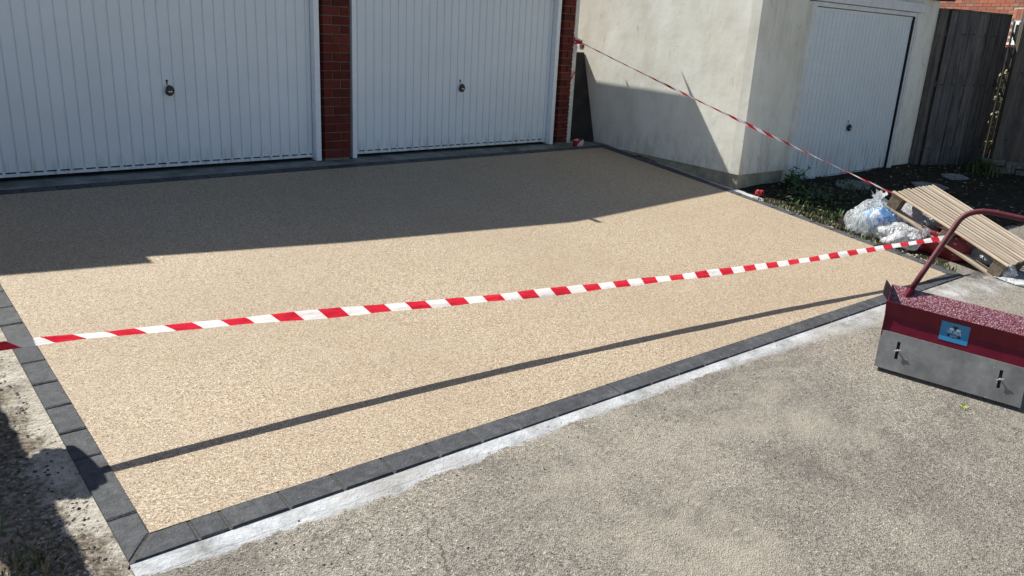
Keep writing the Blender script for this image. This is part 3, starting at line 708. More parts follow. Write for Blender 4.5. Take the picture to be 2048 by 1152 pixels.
# ------------------------------------------------------------------ barrier tapes
a = Mat('red_tape', .38, spec=.5); a.col(a.ramp(a.noise(9, 3, vec=a.vec((1.2, 14, 14))), [(.3, (.52, .008, .03)), (.7, (.74, .025, .06))])).bump(a.noise(8, 3, vec=a.vec((1, 9, 9))), .5, .01); TRED = a.m
a = Mat('white_tape', .38, spec=.5); a.col(a.ramp(a.noise(9, 3, vec=a.vec((1.2, 14, 14))), [(.3, (.74, .66, .69)), (.45, (.84, .83, .84)), (.7, (.90, .90, .91))])).bump(a.noise(8, 3, vec=a.vec((1, 9, 9))), .5, .01); TWHT = a.m
for mm in (TRED, TWHT):
    nt = mm.node_tree; bs = nt.nodes['Principled BSDF']; tr = nt.nodes.new('ShaderNodeBsdfTranslucent'); nt.links.new(bs.inputs['Base Color'].links[0].from_socket, tr.inputs[0])
    mx = nt.nodes.new('ShaderNodeMixShader'); mx.inputs[0].default_value = .45; out = nt.nodes['Material Output']
    nt.links.new(bs.outputs[0], mx.inputs[1]); nt.links.new(tr.outputs[0], mx.inputs[2]); nt.links.new(mx.outputs[0], out.inputs[0])
def tape(name, path, wvec, s0, period, duty, label, slant=.02):
    """path: fn(s)->point ; stripes are separate faces cut along the length"""
    N = len(path); cum = [0]
    for i in range(1, N): cum.append(cum[-1]+(path[i]-path[i-1]).length)
    def at(s):
        s = max(0, min(cum[-1], s))
        for i in range(1, N):
            if s <= cum[i]: 
                t = (s-cum[i-1])/max(1e-9, cum[i]-cum[i-1]); return path[i-1].lerp(path[i], t), wvec[i-1].lerp(wvec[i], t)
        return path[-1], wvec[-1]
    v = []; f = []; mi = []; th = 7
    cuts = []; s = s0
    while s > 0: s -= period
    while s < cum[-1]+period: cuts += [(s, s+period*duty, 0), (s+period*duty, s+period, 1)]; s += period
    for a_, b_, m_ in cuts:
        for k in range(3):
            sa, sb = a_+(b_-a_)*k/3, a_+(b_-a_)*(k+1)/3
            if sb+slant < 0 or sa-slant > cum[-1]: continue
            base = len(v)
            for ss in (sa, sb):
                for j in range(th+1):
                    q = j/th-.5; p, wv = at(ss-q*slant*2); n_ = wv.cross(Vector((1, -.2, 0))).normalized()
                    v.append(p+wv*q+n_*(.25-q*q)*min(.012, wv.length*.2)+n_*mnoise.noise((ss*5, q*2.4, s0))*min(.004, wv.length*.09)+n_*abs(mnoise.noise((ss*1.6, q*5, 3+s0)))*min(.004, wv.length*.08))
            for j in range(th): f.append((base+j, base+th+1+j, base+th+2+j, base+j+1)); mi.append(m_)
    o = mk(name, v, f, [TRED, TWHT], smooth=True, mi=mi); tag(o, label, 'barrier tape'); return o
cy = [0.001639076304663551, 0.004706103583102762, -0.13804808657863823, -3.843211476900312]
cz = [-0.0003049801090594587, -0.002009594348039412, 0.00508649969203983, -0.010330487628333086, -0.1051282082520467]
pv = lambda c, x: sum(k*x**(len(c)-1-i) for i, k in enumerate(c))
p1 = []; w1 = []
for i in range(121):
    x = -4.68+(1.44+4.68)*i/120; xx = max(x, -4.3)
    zz = pv(cz, xx); yy = pv(cy, xx)
    if x < -4.3: yy += (x+4.3)*-.12*0+.0; zz += (x+4.3)*-.05
    t = min(1, max(0, (x+4.45)/1.4)); t = t*t*(3-2*t)
    tw = .0025*math.sin(x*5.3)+.002*math.sin(x*11)
    far = min(1, max(0, (x+.6)/1.6))
    wv = Vector((0, -.018, .030)).lerp(Vector((0, -.013, .043)), t).lerp(Vector((0, -.004, .036)), far)+Vector((0, tw*2, tw))
    p1.append(Vector((x, yy, zz+.0015*math.sin(x*3.1)))); w1.append(wv)
L0 = 0
acc = 0; 
for i in range(1, 121):
    if p1[i].x > -4.233: break
    acc += (p1[i]-p1[i-1]).length
T1 = tape('barrier_tape', p1, w1, acc+.012, .1985, .5, 'red and white barrier tape stretched low across the whole driveway', slant=.024)
# second tape: pier to pallet, twisted
pA = Vector((1.47, -.085, 1.075)); pB = Vector((1.70, -3.47, .085)); p2 = []; w2 = []
for i in range(141):
    t = i/140; p = pA.lerp(pB, t); p.z -= .035*4*t*(1-t)*.35
    ang = .5+2.2*t+.5*math.sin(t*17)
    wd = .007+.016*min(1, t*1.6)
    w2.append(Vector((math.cos(ang)*.75, .05, math.sin(ang))).normalized()*wd*(1+.25*math.sin(t*23))); p2.append(p)
T2 = tape('barrier_tape', p2, w2, .03, .19, .5, 'twisted red and white tape running from the brick pier to the pallet', slant=.035)
# knot and hanging curl at the pier (part of that tape)
m = MB()
kn = Vector((1.43, -.10, 1.07))
for k in range(5):
    a0 = Vector((1.405+random.uniform(-.006, .006), -.068-.004*k, 1.085+random.uniform(-.015, .018))); b0 = pA+Vector((random.uniform(.0, .03), random.uniform(-.03, .0), random.uniform(-.03, .012)))
    d_ = b0-a0; wv = Vector((0, -.004, .02+random.uniform(0, .012)))
    m.add([a0-wv, b0-wv*.5, b0+wv*.5, a0+wv], [(0, 1, 2, 3)], 0 if k < 4 else 1)
for k in range(2):
    c = pA+Vector((.012, -.03, -.045)); R0 = .030-.011*k; n = 18; vv = []; ff = []
    for i in range(n+1):
        t = 2*math.pi*i/n*1.02
        for q in (-.02, .02): vv.append(c+Vector((math.cos(t)*R0*.8+q*.3, q, math.sin(t)*R0*1.1)))
    for i in range(n): ff.append((2*i, 2*i+2, 2*i+3, 2*i+1))
    m.add(vv, ff, 1-k)
m.add([(1.395, -.072, .70), (1.44, -.075, .78), (1.452, -.075, .77), (1.40, -.072, .685)], [(0, 1, 2, 3)], 0)
m.add([(1.418, -.07, 1.03), (1.46, -.075, 1.03), (1.45, -.075, .95), (1.425, -.07, .93)], [(0, 1, 2, 3)], 1)
o = m.build('tape_knot', [TRED, TWHT]); keep(o, T2)
# loose roll of tape standing at the foot of the pier
m = MB(); n = 28; R0 = .062; H0 = .062; cx, cy_, cz_ = 1.452, -.20, gz(1.45, -.2)+.008
vv = []; ff = []; mi = []
for i in range(n+1):
    t = 2*math.pi*i/n; r_ = R0*(1+.04*math.sin(3*t))
    for j in range(4):
        zz = j/3; rr = r_*(1+.10*(abs(zz-.5)*2)**2*math.sin(t*2+1)*.6); vv.append((cx+math.cos(t)*rr*1.05, cy_+math.sin(t)*rr*.8, cz_+zz*H0+.006*math.sin(t+1)*zz))
for i in range(n):
    for j in range(3):
        ff.append((i*4+j, (i+1)*4+j, (i+1)*4+j+1, i*4+j+1)); a_ = ((i+ (2-j)*1.2-19)/ n*2) % 1; mi.append(0 if (.47 < a_) else 1)
o = mk('tape_roll', vv, ff, [TRED, TWHT], smooth=True, mi=mi); sdf = o.modifiers.new('s', 'SOLIDIFY'); sdf.thickness = .014
tag(o, 'loose roll of red and white tape at the foot of the brick pier', 'tape roll')

# ------------------------------------------------------------------ pallet
PU = Vector((.0423, .9278, .3707)); PWv = Vector((.9987, -.0502, .0117)); PN = Vector((-.0294, -.3698, .9287)); PO = Vector((1.636, -4.359, -.409+.012))
pal = tag(empty('pallet', PO), 'weathered slatted wooden pallet propped up on rubbish bags', 'pallet')
Rm = Matrix((PWv, PU, PN)).transposed()
pal.rotation_euler = Rm.to_euler()
DECK = timber('sun_bleached_pallet_wood', (.40, .31, .21), (.80, .68, .54), 1.2, 1); PWD = timber('gap_shade_pallet_wood', (.07, .055, .038), (.20, .16, .115), 1.2, 0)  # second wood, for cross boards, coloured dark to deepen the shade between slats
ENDG = timber('block_wood', (.10, .085, .065), (.27, .22, .165), 1.0, 0)
LP, WP, HP = 1.0, .68, .144
ns = 12; sw = WP/ns
for k in range(ns):
    x0 = k*sw; m = MB(); x1 = x0+sw-.0275
    j = lambda s=.003: random.uniform(-s, s)
    y0, y1 = -.004+j(.006), LP+j(.008)
    m.hexa([(x0+j(), y0, HP-.014), (x1+j(), y0, HP-.014), (x1+j(), y1, HP-.014), (x0+j(), y1, HP-.014), (x0+j(), y0, HP+j(.002)), (x1+j(), y0, HP+j(.002)), (x1+j(), y1, HP+j(.002)), (x0+j(), y1, HP+j(.002))])
    m.build('deck_slat', DECK, pal, bevel=.0025)
for yy in (.0, .43, .90):
    MB().box((.002, yy, HP-.036), (WP-.018, yy+.1, HP-.0155)).build('cross_board', PWD, pal, bevel=.002)
    for xx in (.0, .29, .565):
        MB().box((xx+.004, yy+.004, .019), (xx+.095, yy+.096, HP-.0375)).build('block', ENDG, pal, bevel=.004)
for xx in (.0, .29, .565):
    MB().box((xx, 0, 0), (xx+.095, LP, .0175)).build('runner', DECK, pal, bevel=.003)

# ------------------------------------------------------------------ rubbish under and beside the pallet
def plastic(name, c, alpha, rough=.2, crump=9):
    a = Mat(name, rough, spec=.6); v1 = a.vec((1, 1, .45), a.pos, (.5, .3, .2))
    n1 = a.noise(crump, 3, .5, dist=2.2, vec=v1); fold = a.math('ABSOLUTE', a.math('SUBTRACT', a.noise(crump*1.7, 2, .5, dist=1.5, vec=v1), .5))
    a.col(a.ramp(n1, [(.3, tuple(v*.88 for v in c)), (.7, c)])); a.bump(a.math('ADD', n1, a.math('MULTIPLY', fold, -2.0)), .7, .03)
    nt = a.nt; tp = nt.nodes.new('ShaderNodeBsdfTransparent'); tl = nt.nodes.new('ShaderNodeBsdfTranslucent'); tl.inputs[0].default_value = (*c, 1)
    m1 = nt.nodes.new('ShaderNodeMixShader'); m1.inputs[0].default_value = .35; nt.links.new(a.b.outputs[0], m1.inputs[1]); nt.links.new(tl.outputs[0], m1.inputs[2])
    m2 = nt.nodes.new('ShaderNodeMixShader'); f = a.ramp(fold, [(.0, min(1, alpha+.35)), (.06, alpha), (.16, max(0, alpha-.2))]); nt.links.new(f, m2.inputs[0])
    nt.links.new(tp.outputs[0], m2.inputs[1]); nt.links.new(m1.outputs[0], m2.inputs[2]); nt.links.new(m2.outputs[0], nt.nodes['Material Output'].inputs[0]); return a.m
CLEAR = plastic('clear_polythene', (.86, .90, .91), .34); WHITEP = plastic('white_polythene', (.80, .81, .82), .85); GREYP = plastic('grey_polythene', (.45, .45, .47), .9)
def blob(name, c, r, mat, parent=None, seed=0, amp=.22, freq=3.2, flat=True, sub=4, knot=None, ridge=.5, box=0):
    bm = bmesh.new(); bmesh.ops.create_icosphere(bm, subdivisions=sub, radius=1); c = Vector(c); r = Vector(r)
    for v in bm.verts:
        d = v.co.normalized(); p = d*freq+Vector((seed*3.7, seed*1.3, seed))
        n1 = mnoise.noise(p*.7); pq = Vector((p.x*1.6, p.y*1.6, p.z*.55))+Vector((n1, 0, n1))*.8; n2 = 1-abs(mnoise.noise(pq))*2.6; n3 = 1-abs(mnoise.noise(pq*2.2))*2.4
        k = 1+amp*(n1+ridge*.55*n2+ridge*.22*n3)
        dd = d
        if box: 
            mx = max(abs(d.x), abs(d.y), abs(d.z)); dd = d.lerp(d/mx, box)
        q = Vector((dd.x*r.x*k, dd.y*r.y*k, dd.z*r.z*k))
        if knot and d.z > .72: 
            t = (d.z-.72)/.28; q.x *= 1-.8*t; q.y *= 1-.8*t; q.z += knot*t*t
        v.co = c+q
        if flat:
            g = gz(v.co.x, v.co.y)+.006
            if v.co.z < g: v.co.z = g+random.uniform(0, .004)
    me = bpy.data.meshes.new(name); bm.to_mesh(me); bm.free(); me.materials.append(mat)
    for p in me.polygons: p.use_smooth = True
    o = bpy.data.objects.new(name, me); COL.objects.link(o)
    if parent: keep(o, parent)
    return o
g_ = lambda x, y: gz(x, y)
b1 = blob('rubbish_bag', (1.715, -3.37, g_(1.715, -3.37)+.13), (.175, .18, .17), CLEAR, seed=3, amp=.16, knot=.03)
tag(b1, 'clear knotted rubbish bag with blue packaging inside beside the driveway', 'rubbish bag')
BLUE = Mat('blue_packaging', .5); cb = BLUE.n('ShaderNodeSeparateColor', {0: BLUE.n('ShaderNodeTexVoronoi', {'Vector': BLUE.pos, 'Scale': 21.0}).outputs['Color']}).outputs[0]
BLUE.col(BLUE.ramp(cb, [(0, (.03, .16, .42)), (.35, (.06, .24, .55)), (.55, (.22, .45, .68)), (.7, (.75, .78, .80)), (.85, (.05, .2, .5)), (1, (.45, .30, .35))], 'CONSTANT'))
blob('packaging', (1.70, -3.41, g_(1.70, -3.41)+.13), (.115, .13, .115), BLUE.m, b1, seed=8, amp=.18)
m = MB()
kx, ky, kz = 1.735, -3.345, g_(1.735, -3.345)+.295
for k in range(9):
    t = k*.7; tip = Vector((kx+math.cos(t)*random.uniform(.03, .075), ky+math.sin(t)*random.uniform(.03, .075), kz+random.uniform(.02, .065))); b_ = Vector((kx+math.cos(t)*.012, ky+math.sin(t)*.012, kz-.02)); s_ = Vector((-math.sin(t), math.cos(t), .3))*.018
    m.add([b_-s_*.5, tip-s_, tip+s_+Vector((0, 0, .012)), b_+s_*.5], [(0, 1, 2, 3)])
keep(m.build('tied_neck', WHITEP), b1)
b2 = blob('rubbish_bag', (1.62, -3.27, g_(1.62, -3.27)+.08), (.085, .10, .105), CLEAR, seed=12, amp=.25); tag(b2, 'small slumped clear bag at the left end of the rubbish heap', 'rubbish bag')
b3 = blob('plastic_sheet', (1.665, -3.60, g_(1.665, -3.6)+.07), (.155, .17, .10), WHITEP, seed=21, amp=.32, freq=2.4); tag(b3, 'crumpled white plastic sheet in front of the dark red sack', 'plastic sheet')
b4 = blob('rubbish_bag', (1.97, -3.62, g_(1.97, -3.62)+.15), (.17, .20, .15), GREYP, seed=31, amp=.2); tag(b4, 'grey translucent bag under the raised end of the pallet', 'rubbish bag')
a = Mat('dark_red_sack', .4, spec=.5); n1 = a.noise(14, 4, .6)
base = a.ramp(n1, [(.3, (.12, .005, .010)), (.7, (.22, .010, .020))]); wv = a.noise(17, 3, .6, vec=a.vec((1, 1, 2.6))); base = a.mix(a.ramp(wv, [(.66, 0.0), (.70, .8)]), base, (.55, .54, .52)); a.col(base).bump(n1, .6, .02); SACK = a.m
def open_sack(c, lx, ly, h, ang):
    n, nl = 56, 12; vs = []; fs = []; ca, sa = math.cos(ang), math.sin(ang); c = Vector(c)
    for l in range(nl+1):
        t = l/nl
        for i in range(n):
            th = 2*math.pi*i/n; cx_, sx_ = math.cos(th), math.sin(th); e = .55
            x = lx*math.copysign(abs(cx_)**e, cx_); y = ly*math.copysign(abs(sx_)**e, sx_)
            bul = 1+.10*math.sin(math.pi*t)-.14*t*t; z = h*t
            nz = 1-abs(mnoise.noise((x*9+l*.15, y*9, t*2.2)))*2.2; n2 = mnoise.noise((x*22, y*22, t*5))
            r_ = bul+.07*nz*(.3+t)+.025*n2
            if l == nl: r_ *= .86; z -= .018
            z += .03*t*mnoise.noise((x*11, y*11, 4))
            x, y = x*r_, y*r_; X, Y = c.x+x*ca-y*sa, c.y+x*sa+y*ca; vs.append((X, Y, gz(X, Y)+.006+z))
    for l in range(nl):
        for i in range(n): fs.append((l*n+i, l*n+(i+1) % n, (l+1)*n+(i+1) % n, (l+1)*n+i))
    o = mk('sack', vs, fs, SACK, smooth=True); sd = o.modifiers.new('s', 'SOLIDIFY'); sd.thickness = .004; return o
b5 = open_sack((1.775, -3.88, 0), .105, .20, .20, .06); tag(b5, 'dark red sack with white print crushed under the pallet', 'sack')
m = MB(); m.box((1.70, -4.03, gz(0, -4)+.0), (1.85, -3.73, gz(0, -3.9)+.06)); o = m.build('sack_dark_inside', simple('sack_inside_shade', (.05, .04, .035), .9, var=.5, scale=120)); keep(o, b5)  # dark inner bottom, standing in for the shade inside the open sack
PRN = simple('sack_print', (.55, .54, .52), .5)
m = MB()
for (y0, y1, z0, z1) in ((-3.985, -3.88, .055, .075), (-3.95, -3.885, .032, .045), (-3.80, -3.765, .03, .10)):
    x_ = 1.655; m.add([(x_, y0, gz(0, y0)+z0), (x_, y1, gz(0, y1)+z0), (x_-.002, y1, gz(0, y1)+z1), (x_-.002, y0, gz(0, y0)+z1)], [(0, 3, 2, 1)])
m = MB()
for k in range(10):
    x_, y_, z_ = 1.63+random.uniform(0, .05), -3.74+random.uniform(-.06, .05), g_(1.6, -3.74)+random.uniform(.04, .17)
    m.add([(x_, y_, z_), (x_+.02, y_-.05*random.random(), z_+.02), (x_+.01, y_-.03, z_+.07*random.random()), (x_-.01, y_+.01, z_+.05)], [(0, 1, 2, 3)])
keep(m.build('torn_edge', WHITEP), b5)
b6 = blob('rubbish_bag', (1.93, -4.10, g_(1.93, -4.1)+.05), (.16, .18, .075), GREYP, seed=51, amp=.25); tag(b6, 'flattened grey bag under the low end of the pallet', 'rubbish bag')
b7 = blob('plastic_wrap', (1.70, -4.40, g_(1.70, -4.40)+.05), (.05, .05, .055), WHITEP, seed=61, amp=.3, freq=2.0); tag(b7, 'white plastic wrap caught on the low corner of the pallet', 'plastic wrap')
b8 = blob('plastic_wrap', (1.66, -4.52, g_(1.66, -4.52)+.012), (.055, .20, .020), WHITEP, seed=71, amp=.4, freq=2.5); tag(b8, 'flat strip of white plastic on the ground at the pallet foot', 'plastic wrap')
# red scrap near the plinth corner
tag(blob('paper_scrap', (1.765, -2.25, g_(1.765, -2.25)+.03), (.024, .034, .026), simple('red_paper', (.30, .008, .014), .6), seed=5, amp=.45, box=.7, sub=3), 'crumpled red scrap on the soil by the plinth corner', 'scrap')

# ------------------------------------------------------------------ spreader box
SV = Vector((.3627, -.928, -.0854)); SH = Vector((.9314, .364, 0)); SS = Vector((.3107, .1213, .9428)); S0 = Vector((-.798, -4.6185, gz(0, -4.6185)+.022))
spr = tag(empty('spreader_box', S0), 'maroon spreader box with steel front plate and tube handle', 'spreader box')
a = Mat('maroon_paint', .38, spec=.3); n1 = a.noise(14, 5, .65); n2 = a.noise(80, 4, .7)
base = a.ramp(n1, [(.3, (.10, .003, .012)), (.7, (.155, .006, .020))]); base = a.mix(a.ramp(n2, [(.68, 0.0), (.76, .25)]), base, (.24, .10, .11)); a.col(base).bump(n2, .1, .003); MAROON = a.m
a = Mat('resin_splashed_maroon', .3, spec=.6); n1 = a.noise(10, 4); v1 = a.n('ShaderNodeSeparateColor', {0: a.n('ShaderNodeTexVoronoi', {'Vector': a.pos, 'Scale': 230.0}).outputs['Color']}).outputs[0]; n2 = a.noise(60, 4, .7)
base = a.ramp(n1, [(.3, (.12, .02, .032)), (.7, (.18, .045, .062))]); base = a.mix(a.ramp(a.math('ADD', v1, a.math('MULTIPLY', n2, .5)), [(.86, 0.0), (1.1, .6)]), base, (.46, .36, .38)); a.col(base).bump(a.vor(95.0), .8, .005); SPLASH = a.m
a = Mat('galvanised_plate', .5, .35, .5); n1 = a.noise(9, 5, .65); n2 = a.noise(50, 4, .7)
base = a.ramp(n1, [(.3, (.17, .162, .148)), (.5, (.245, .235, .218)), (.72, (.34, .33, .31))]); base = a.mix(a.ramp(a.vor(24.0), [(.045, .8), (.075, 0.0)]), base, (.62, .61, .59)); base = a.mix(a.ramp(n2, [(.66, 0.0), (.74, .5)]), base, (.10, .095, .09)); a.col(base).bump(n2, .12, .003); PLATE = a.m
LS = .667; GL, RL, BD = .1905, .1555, .301
def P_(v_, s_, h_=0): return SV*v_+SS*s_+SH*h_
m = MB()
# front: lower straight part then a flared lip
c0, c1 = .06, GL+.075
def skin(mb, A, Bq, thick):
    """plate between two edges A->Bq (lists of 2 points), with thickness along SH"""
    mb.hexa([A[0], A[1], A[1]+SH*thick, A[0]+SH*thick, Bq[0], Bq[1], Bq[1]+SH*thick, Bq[0]+SH*thick])
lip = -.030
skin(m, (P_(0, c0), P_(LS, c0)), (P_(0, c1), P_(LS, c1)), .005)
skin(m, (P_(0, c1), P_(LS, c1)), (P_(-.006, GL+RL, lip), P_(LS, GL+RL, lip)), .005)
m.build('front_panel', MAROON, spr)
# steel plate in strips so that the two slots are real openings
m = MB(); pt = -.007
sl_ = [(.085, .10), (.552, .567)]; sz0, sz1 = .062, .152
vx = [0, sl_[0][0], sl_[0][1], sl_[1][0], sl_[1][1], LS]
for i in range(5):
    if i in (1, 3): rng = [(0, sz0), (sz1, GL)]
    else: rng = [(0, GL)]
    for z0, z1 in rng: skin(m, (P_(vx[i], z0, pt), P_(vx[i+1], z0, pt)), (P_(vx[i], z1, pt), P_(vx[i+1], z1, pt)), .005)
m.build('steel_plate', PLATE, spr)
for s0, s1 in sl_:
    m = MB(); skin(m, (P_(s0-.004, sz0-.004, -.001), P_(s1+.004, sz0-.004, -.001)), (P_(s0-.004, sz1+.004, -.001), P_(s1+.004, sz1+.004, -.001)), .003); m.build('slot', GAP, spr)
for s0, s1 in sl_:
    m = MB(); c = P_((s0+s1)/2, (sz0+sz1)/2+.004, -.010); m.tube([c, c-SH*.012], .004, 8)
    for sg in (-1, 1): 
        e_ = c-SH*.012+SV*sg*.016+SS*.007*sg; m.tube([c-SH*.010, e_], [.003, .002], 6)
    m.build('wing_nut', simple('nut_metal', (.6, .58, .54), .45, .5), spr)
# back panel slopes down and forward inside the hopper
m = MB(); bt_, bb = GL+RL+.004, .07
m.hexa([P_(0, .06, .012), P_(LS, .06, .012), P_(LS, .06, .018), P_(0, .06, .018), P_(0, bt_, BD), P_(LS, bt_, BD), P_(LS, bt_, BD+.006), P_(0, bt_, BD+.006)]); m.build('back_panel', SPLASH, spr)
m = MB()
for v0 in (.0, LS-.005):
    pts = [P_(v0, .0, .0), P_(v0, .0, .05), P_(v0, bt_, BD), P_(v0, GL+RL, lip*.5)]
    m.hexa([*pts, *[p+SV*.005 for p in pts]])
m.build('side_panel', MAROON, spr)
# outward flange plate at the left end and handle sockets
m = MB(); f0, f1 = P_(0, bt_-.004, lip*.6), P_(0, bt_+.004, .235); up_ = SS*.030-SV*.028
m.hexa([f0, f1, f1+SH*.004-SV*.004, f0-SV*.004, f0+up_, f1+up_, f1+up_-SV*.004, f0+up_-SV*.004])
m.build('end_flange', simple('dark_maroon', (.055, .022, .026), .6, var=.3), spr)  # flange in a darker, duller maroon than the panels
a = Mat('scuffed_maroon_tube', .55, spec=.35); n1 = a.noise(30, 4, .6); n2 = a.noise(70, 4, .7); base = a.ramp(n1, [(.3, (.085, .014, .022)), (.7, (.13, .025, .035))]); base = a.mix(a.ramp(n2, [(.6, 0.0), (.7, .55)]), base, (.28, .17, .17)); a.col(base).bump(n2, .3, .002); DULLM = a.m
# handle: U of tube
hb0 = Vector((-.395, -4.56, -.06)); tp0 = Vector((-.175, -4.65, .335)); bend = Vector((-.092, -4.688, .372)); tp1 = Vector((-.025, -4.903, .377)); far = tp1+SV*.34; dn = hb0+SV*.65
pts = []
def bez(a_, b_, c_, n=8): return [a_*(1-t)**2+b_*2*t*(1-t)+c_*t*t for t in [i/n for i in range(n+1)]]
cornr = tp0+(tp0-hb0).normalized()*.07
e1 = cornr+(tp1-cornr).normalized()*.13
corn2 = cornr+SV*.60
pts = [hb0+(tp0-hb0)*t for t in (0, .3, .6, .85)]+bez(tp0+(hb0-tp0)*.05, cornr, e1)+[e1.lerp(corn2, .5)]+bez(corn2-SV*.09, corn2, corn2+(dn-corn2).normalized()*.09)+[corn2.lerp(dn, .6), dn]
for q_ in (hb0, dn):
    m = MB(); m.tube([q_-S0-Vector((.02, -.008, .04)), q_-S0+(tp0-hb0)*.03], .021, 12); m.build('handle_socket', MAROON, spr)
m = MB(); m.tube([p-S0 for p in pts], .0150, 14); m.build('handle', DULLM, spr, smooth=True)
# sticker
def lab(v0, v1, s0, s1, off, mat, name):
    m = MB(); skin(m, (P_(v0, s0, off), P_(v1, s0, off)), (P_(v0, s1, off), P_(v1, s1, off)), .002); return m.build(name, mat, spr)
# flare tilts the upper part, so the sticker follows it
def onflare(v_, s_, extra=0):
    t = max(0, (s_-c1)/(GL+RL-c1)); return P_(v_, s_, lip*t-.002-extra)
m = MB(); s0, s1, v0, v1 = GL+.028, GL+.128, .262, .392
SBL = simple('blue_sticker', (.035, .22, .42), .35, var=.06); 
svs = [s0, c1, s1]
for i in range(2): m.hexa([onflare(v0, svs[i]), onflare(v1, svs[i]), onflare(v1, svs[i])+SH*.0015, onflare(v0, svs[i])+SH*.0015, onflare(v0, svs[i+1]), onflare(v1, svs[i+1]), onflare(v1, svs[i+1])+SH*.0015, onflare(v0, svs[i+1])+SH*.0015])
stk = m.build('sticker', SBL, spr)
INKW = simple('white_ink', (.62, .72, .78), .4, var=.03); INKB = simple('dark_ink', (.01, .015, .03), .4, var=.03)
vc = (v0+v1)/2
def quad(pts, mat, name='print', ex=.0012):
    mk(name, [onflare(a_, b_, ex) for a_, b_ in pts], [tuple(range(len(pts)))], mat, stk)
sm = (s0+s1)/2
quad([(vc-.010, sm+.034), (vc+.010, sm+.034), (vc+.012, sm+.028), (vc, sm+.014), (vc-.012, sm+.028)], INKB)
for sg in (-1, 1): quad([(vc+sg*.010, sm+.024), (vc+sg*.026, sm+.020), (vc+sg*.024, sm+.010), (vc+sg*.012, sm+.008), (vc+sg*.004, sm+.012)][::sg], INKW)
quad([(vc-.030, sm-.024), (vc+.030, sm-.024), (vc+.030, sm-.013), (vc-.030, sm-.013)], INKB)
def text(s, v_, s_, size, mat, ex):
    cu = bpy.data.curves.new('lettering', 'FONT'); cu.body = s; cu.size = size; cu.align_x = 'CENTER'; cu.align_y = 'CENTER'; cu.extrude = .0002
    o = bpy.data.objects.new('lettering', cu); COL.objects.link(o); dg = bpy.context.evaluated_depsgraph_get(); me = bpy.data.meshes.new_from_object(o.evaluated_get(dg)); bpy.data.objects.remove(o)
    me.materials.clear(); me.materials.append(mat); q = bpy.data.objects.new('lettering', me); COL.objects.link(q); q.parent = stk
    p = onflare(v_, s_, ex); up_ = (onflare(v_, s_+.01)-onflare(v_, s_)).normalized(); nn = SV.cross(up_).normalized()
    R = Matrix((SV, up_, nn)).transposed().to_4x4(); R.translation = p; q.matrix_local = R; return q
text('VUBA', vc, sm-.003, .026, INKW, .0016); text('SUPPLIES', vc, sm-.0185, .0085, INKW, .0022)

# ------------------------------------------------------------------ weeds, litter, stones
def blades(name, spots, mats, hmin, hmax, label=None, cat=None, kind=None, lean=.5, wd=.006):
    m = MB()
    for (x, y) in spots:
        z = g_(x, y); a_ = random.uniform(0, 6.28); h = random.uniform(hmin, hmax); l = random.uniform(.1, lean)*h; w_ = wd*random.uniform(.6, 1.4)
        d = Vector((math.cos(a_), math.sin(a_), 0)); s = Vector((-d.y, d.x, 0))*w_; b = Vector((x, y, z))
        m.add([b-s, b+s, b+d*l*.4+s*.8+Vector((0, 0, h*.6)), b+d*l*.4-s*.8+Vector((0, 0, h*.6)), b+d*l+Vector((0, 0, h))], [(0, 1, 2, 3), (3, 2, 4)], random.randrange(len(mats)))
    o = m.build(name, mats); tag(o, label, cat, kind=kind); return o
sp = []
for k in range(700):
    t = random.uniform(.53, .86); e_ = plerp(OUT_R, t); sp.append((e_.x+abs(random.gauss(.03, .05))+.005, e_.y+random.uniform(-.03, .03)))
blades('grass', sp, [GRASSM, DRY, LEAF, STRAW], .012, .045, 'dry grass tufts and straw along the right hand setts', kind='stuff')
sp = [(random.uniform(1.75, 3.4), random.uniform(-3.3, -2.2)) for k in range(1500)]
sp = [(x, y) for x, y in sp if mnoise.noise((x*3, y*3, 1)) > -.05]
blades('undergrowth', sp, [LEAF, LEAF, GRASSM, LEAF], .02, .08, 'dark low weeds over the shaded soil', kind='stuff', wd=.008)
sp = [(6.0+random.gauss(0, .12), -2.65+random.gauss(0, .10)) for k in range(260)]
blades('grass_tuft', sp, [GRASSM, LEAF], .05, .22, 'dark grass tuft growing at the foot of the stone footing', 'grass tuft', kind='stuff', wd=.006)
sp = [(1.46+random.gauss(0, .03), -4.02+random.gauss(0, .06)) for k in range(90)]
blades('grass_tuft', sp, [GRASSM, STRAW], .015, .05, 'sparse grass tuft between the sack and the corner setts', 'grass tuft', kind='stuff', wd=.004)
gen = []
for k in range(520):
    x, y = random.uniform(1.75, 6.2), random.uniform(-3.75, -2.1); gen.append(((x, y, g_(x, y)+.022+random.uniform(0, .012)), (random.uniform(-.4, .4), random.uniform(-.4, .4), 1), random.uniform(.02, .055), random.uniform(.012, .03), random.choice((0, 0, 1, 2))))
tag(leafmesh('leaf_litter', [DRY, LEAF, PALEL], gen), 'scattered leaf litter over the shaded yard soil', kind='stuff')
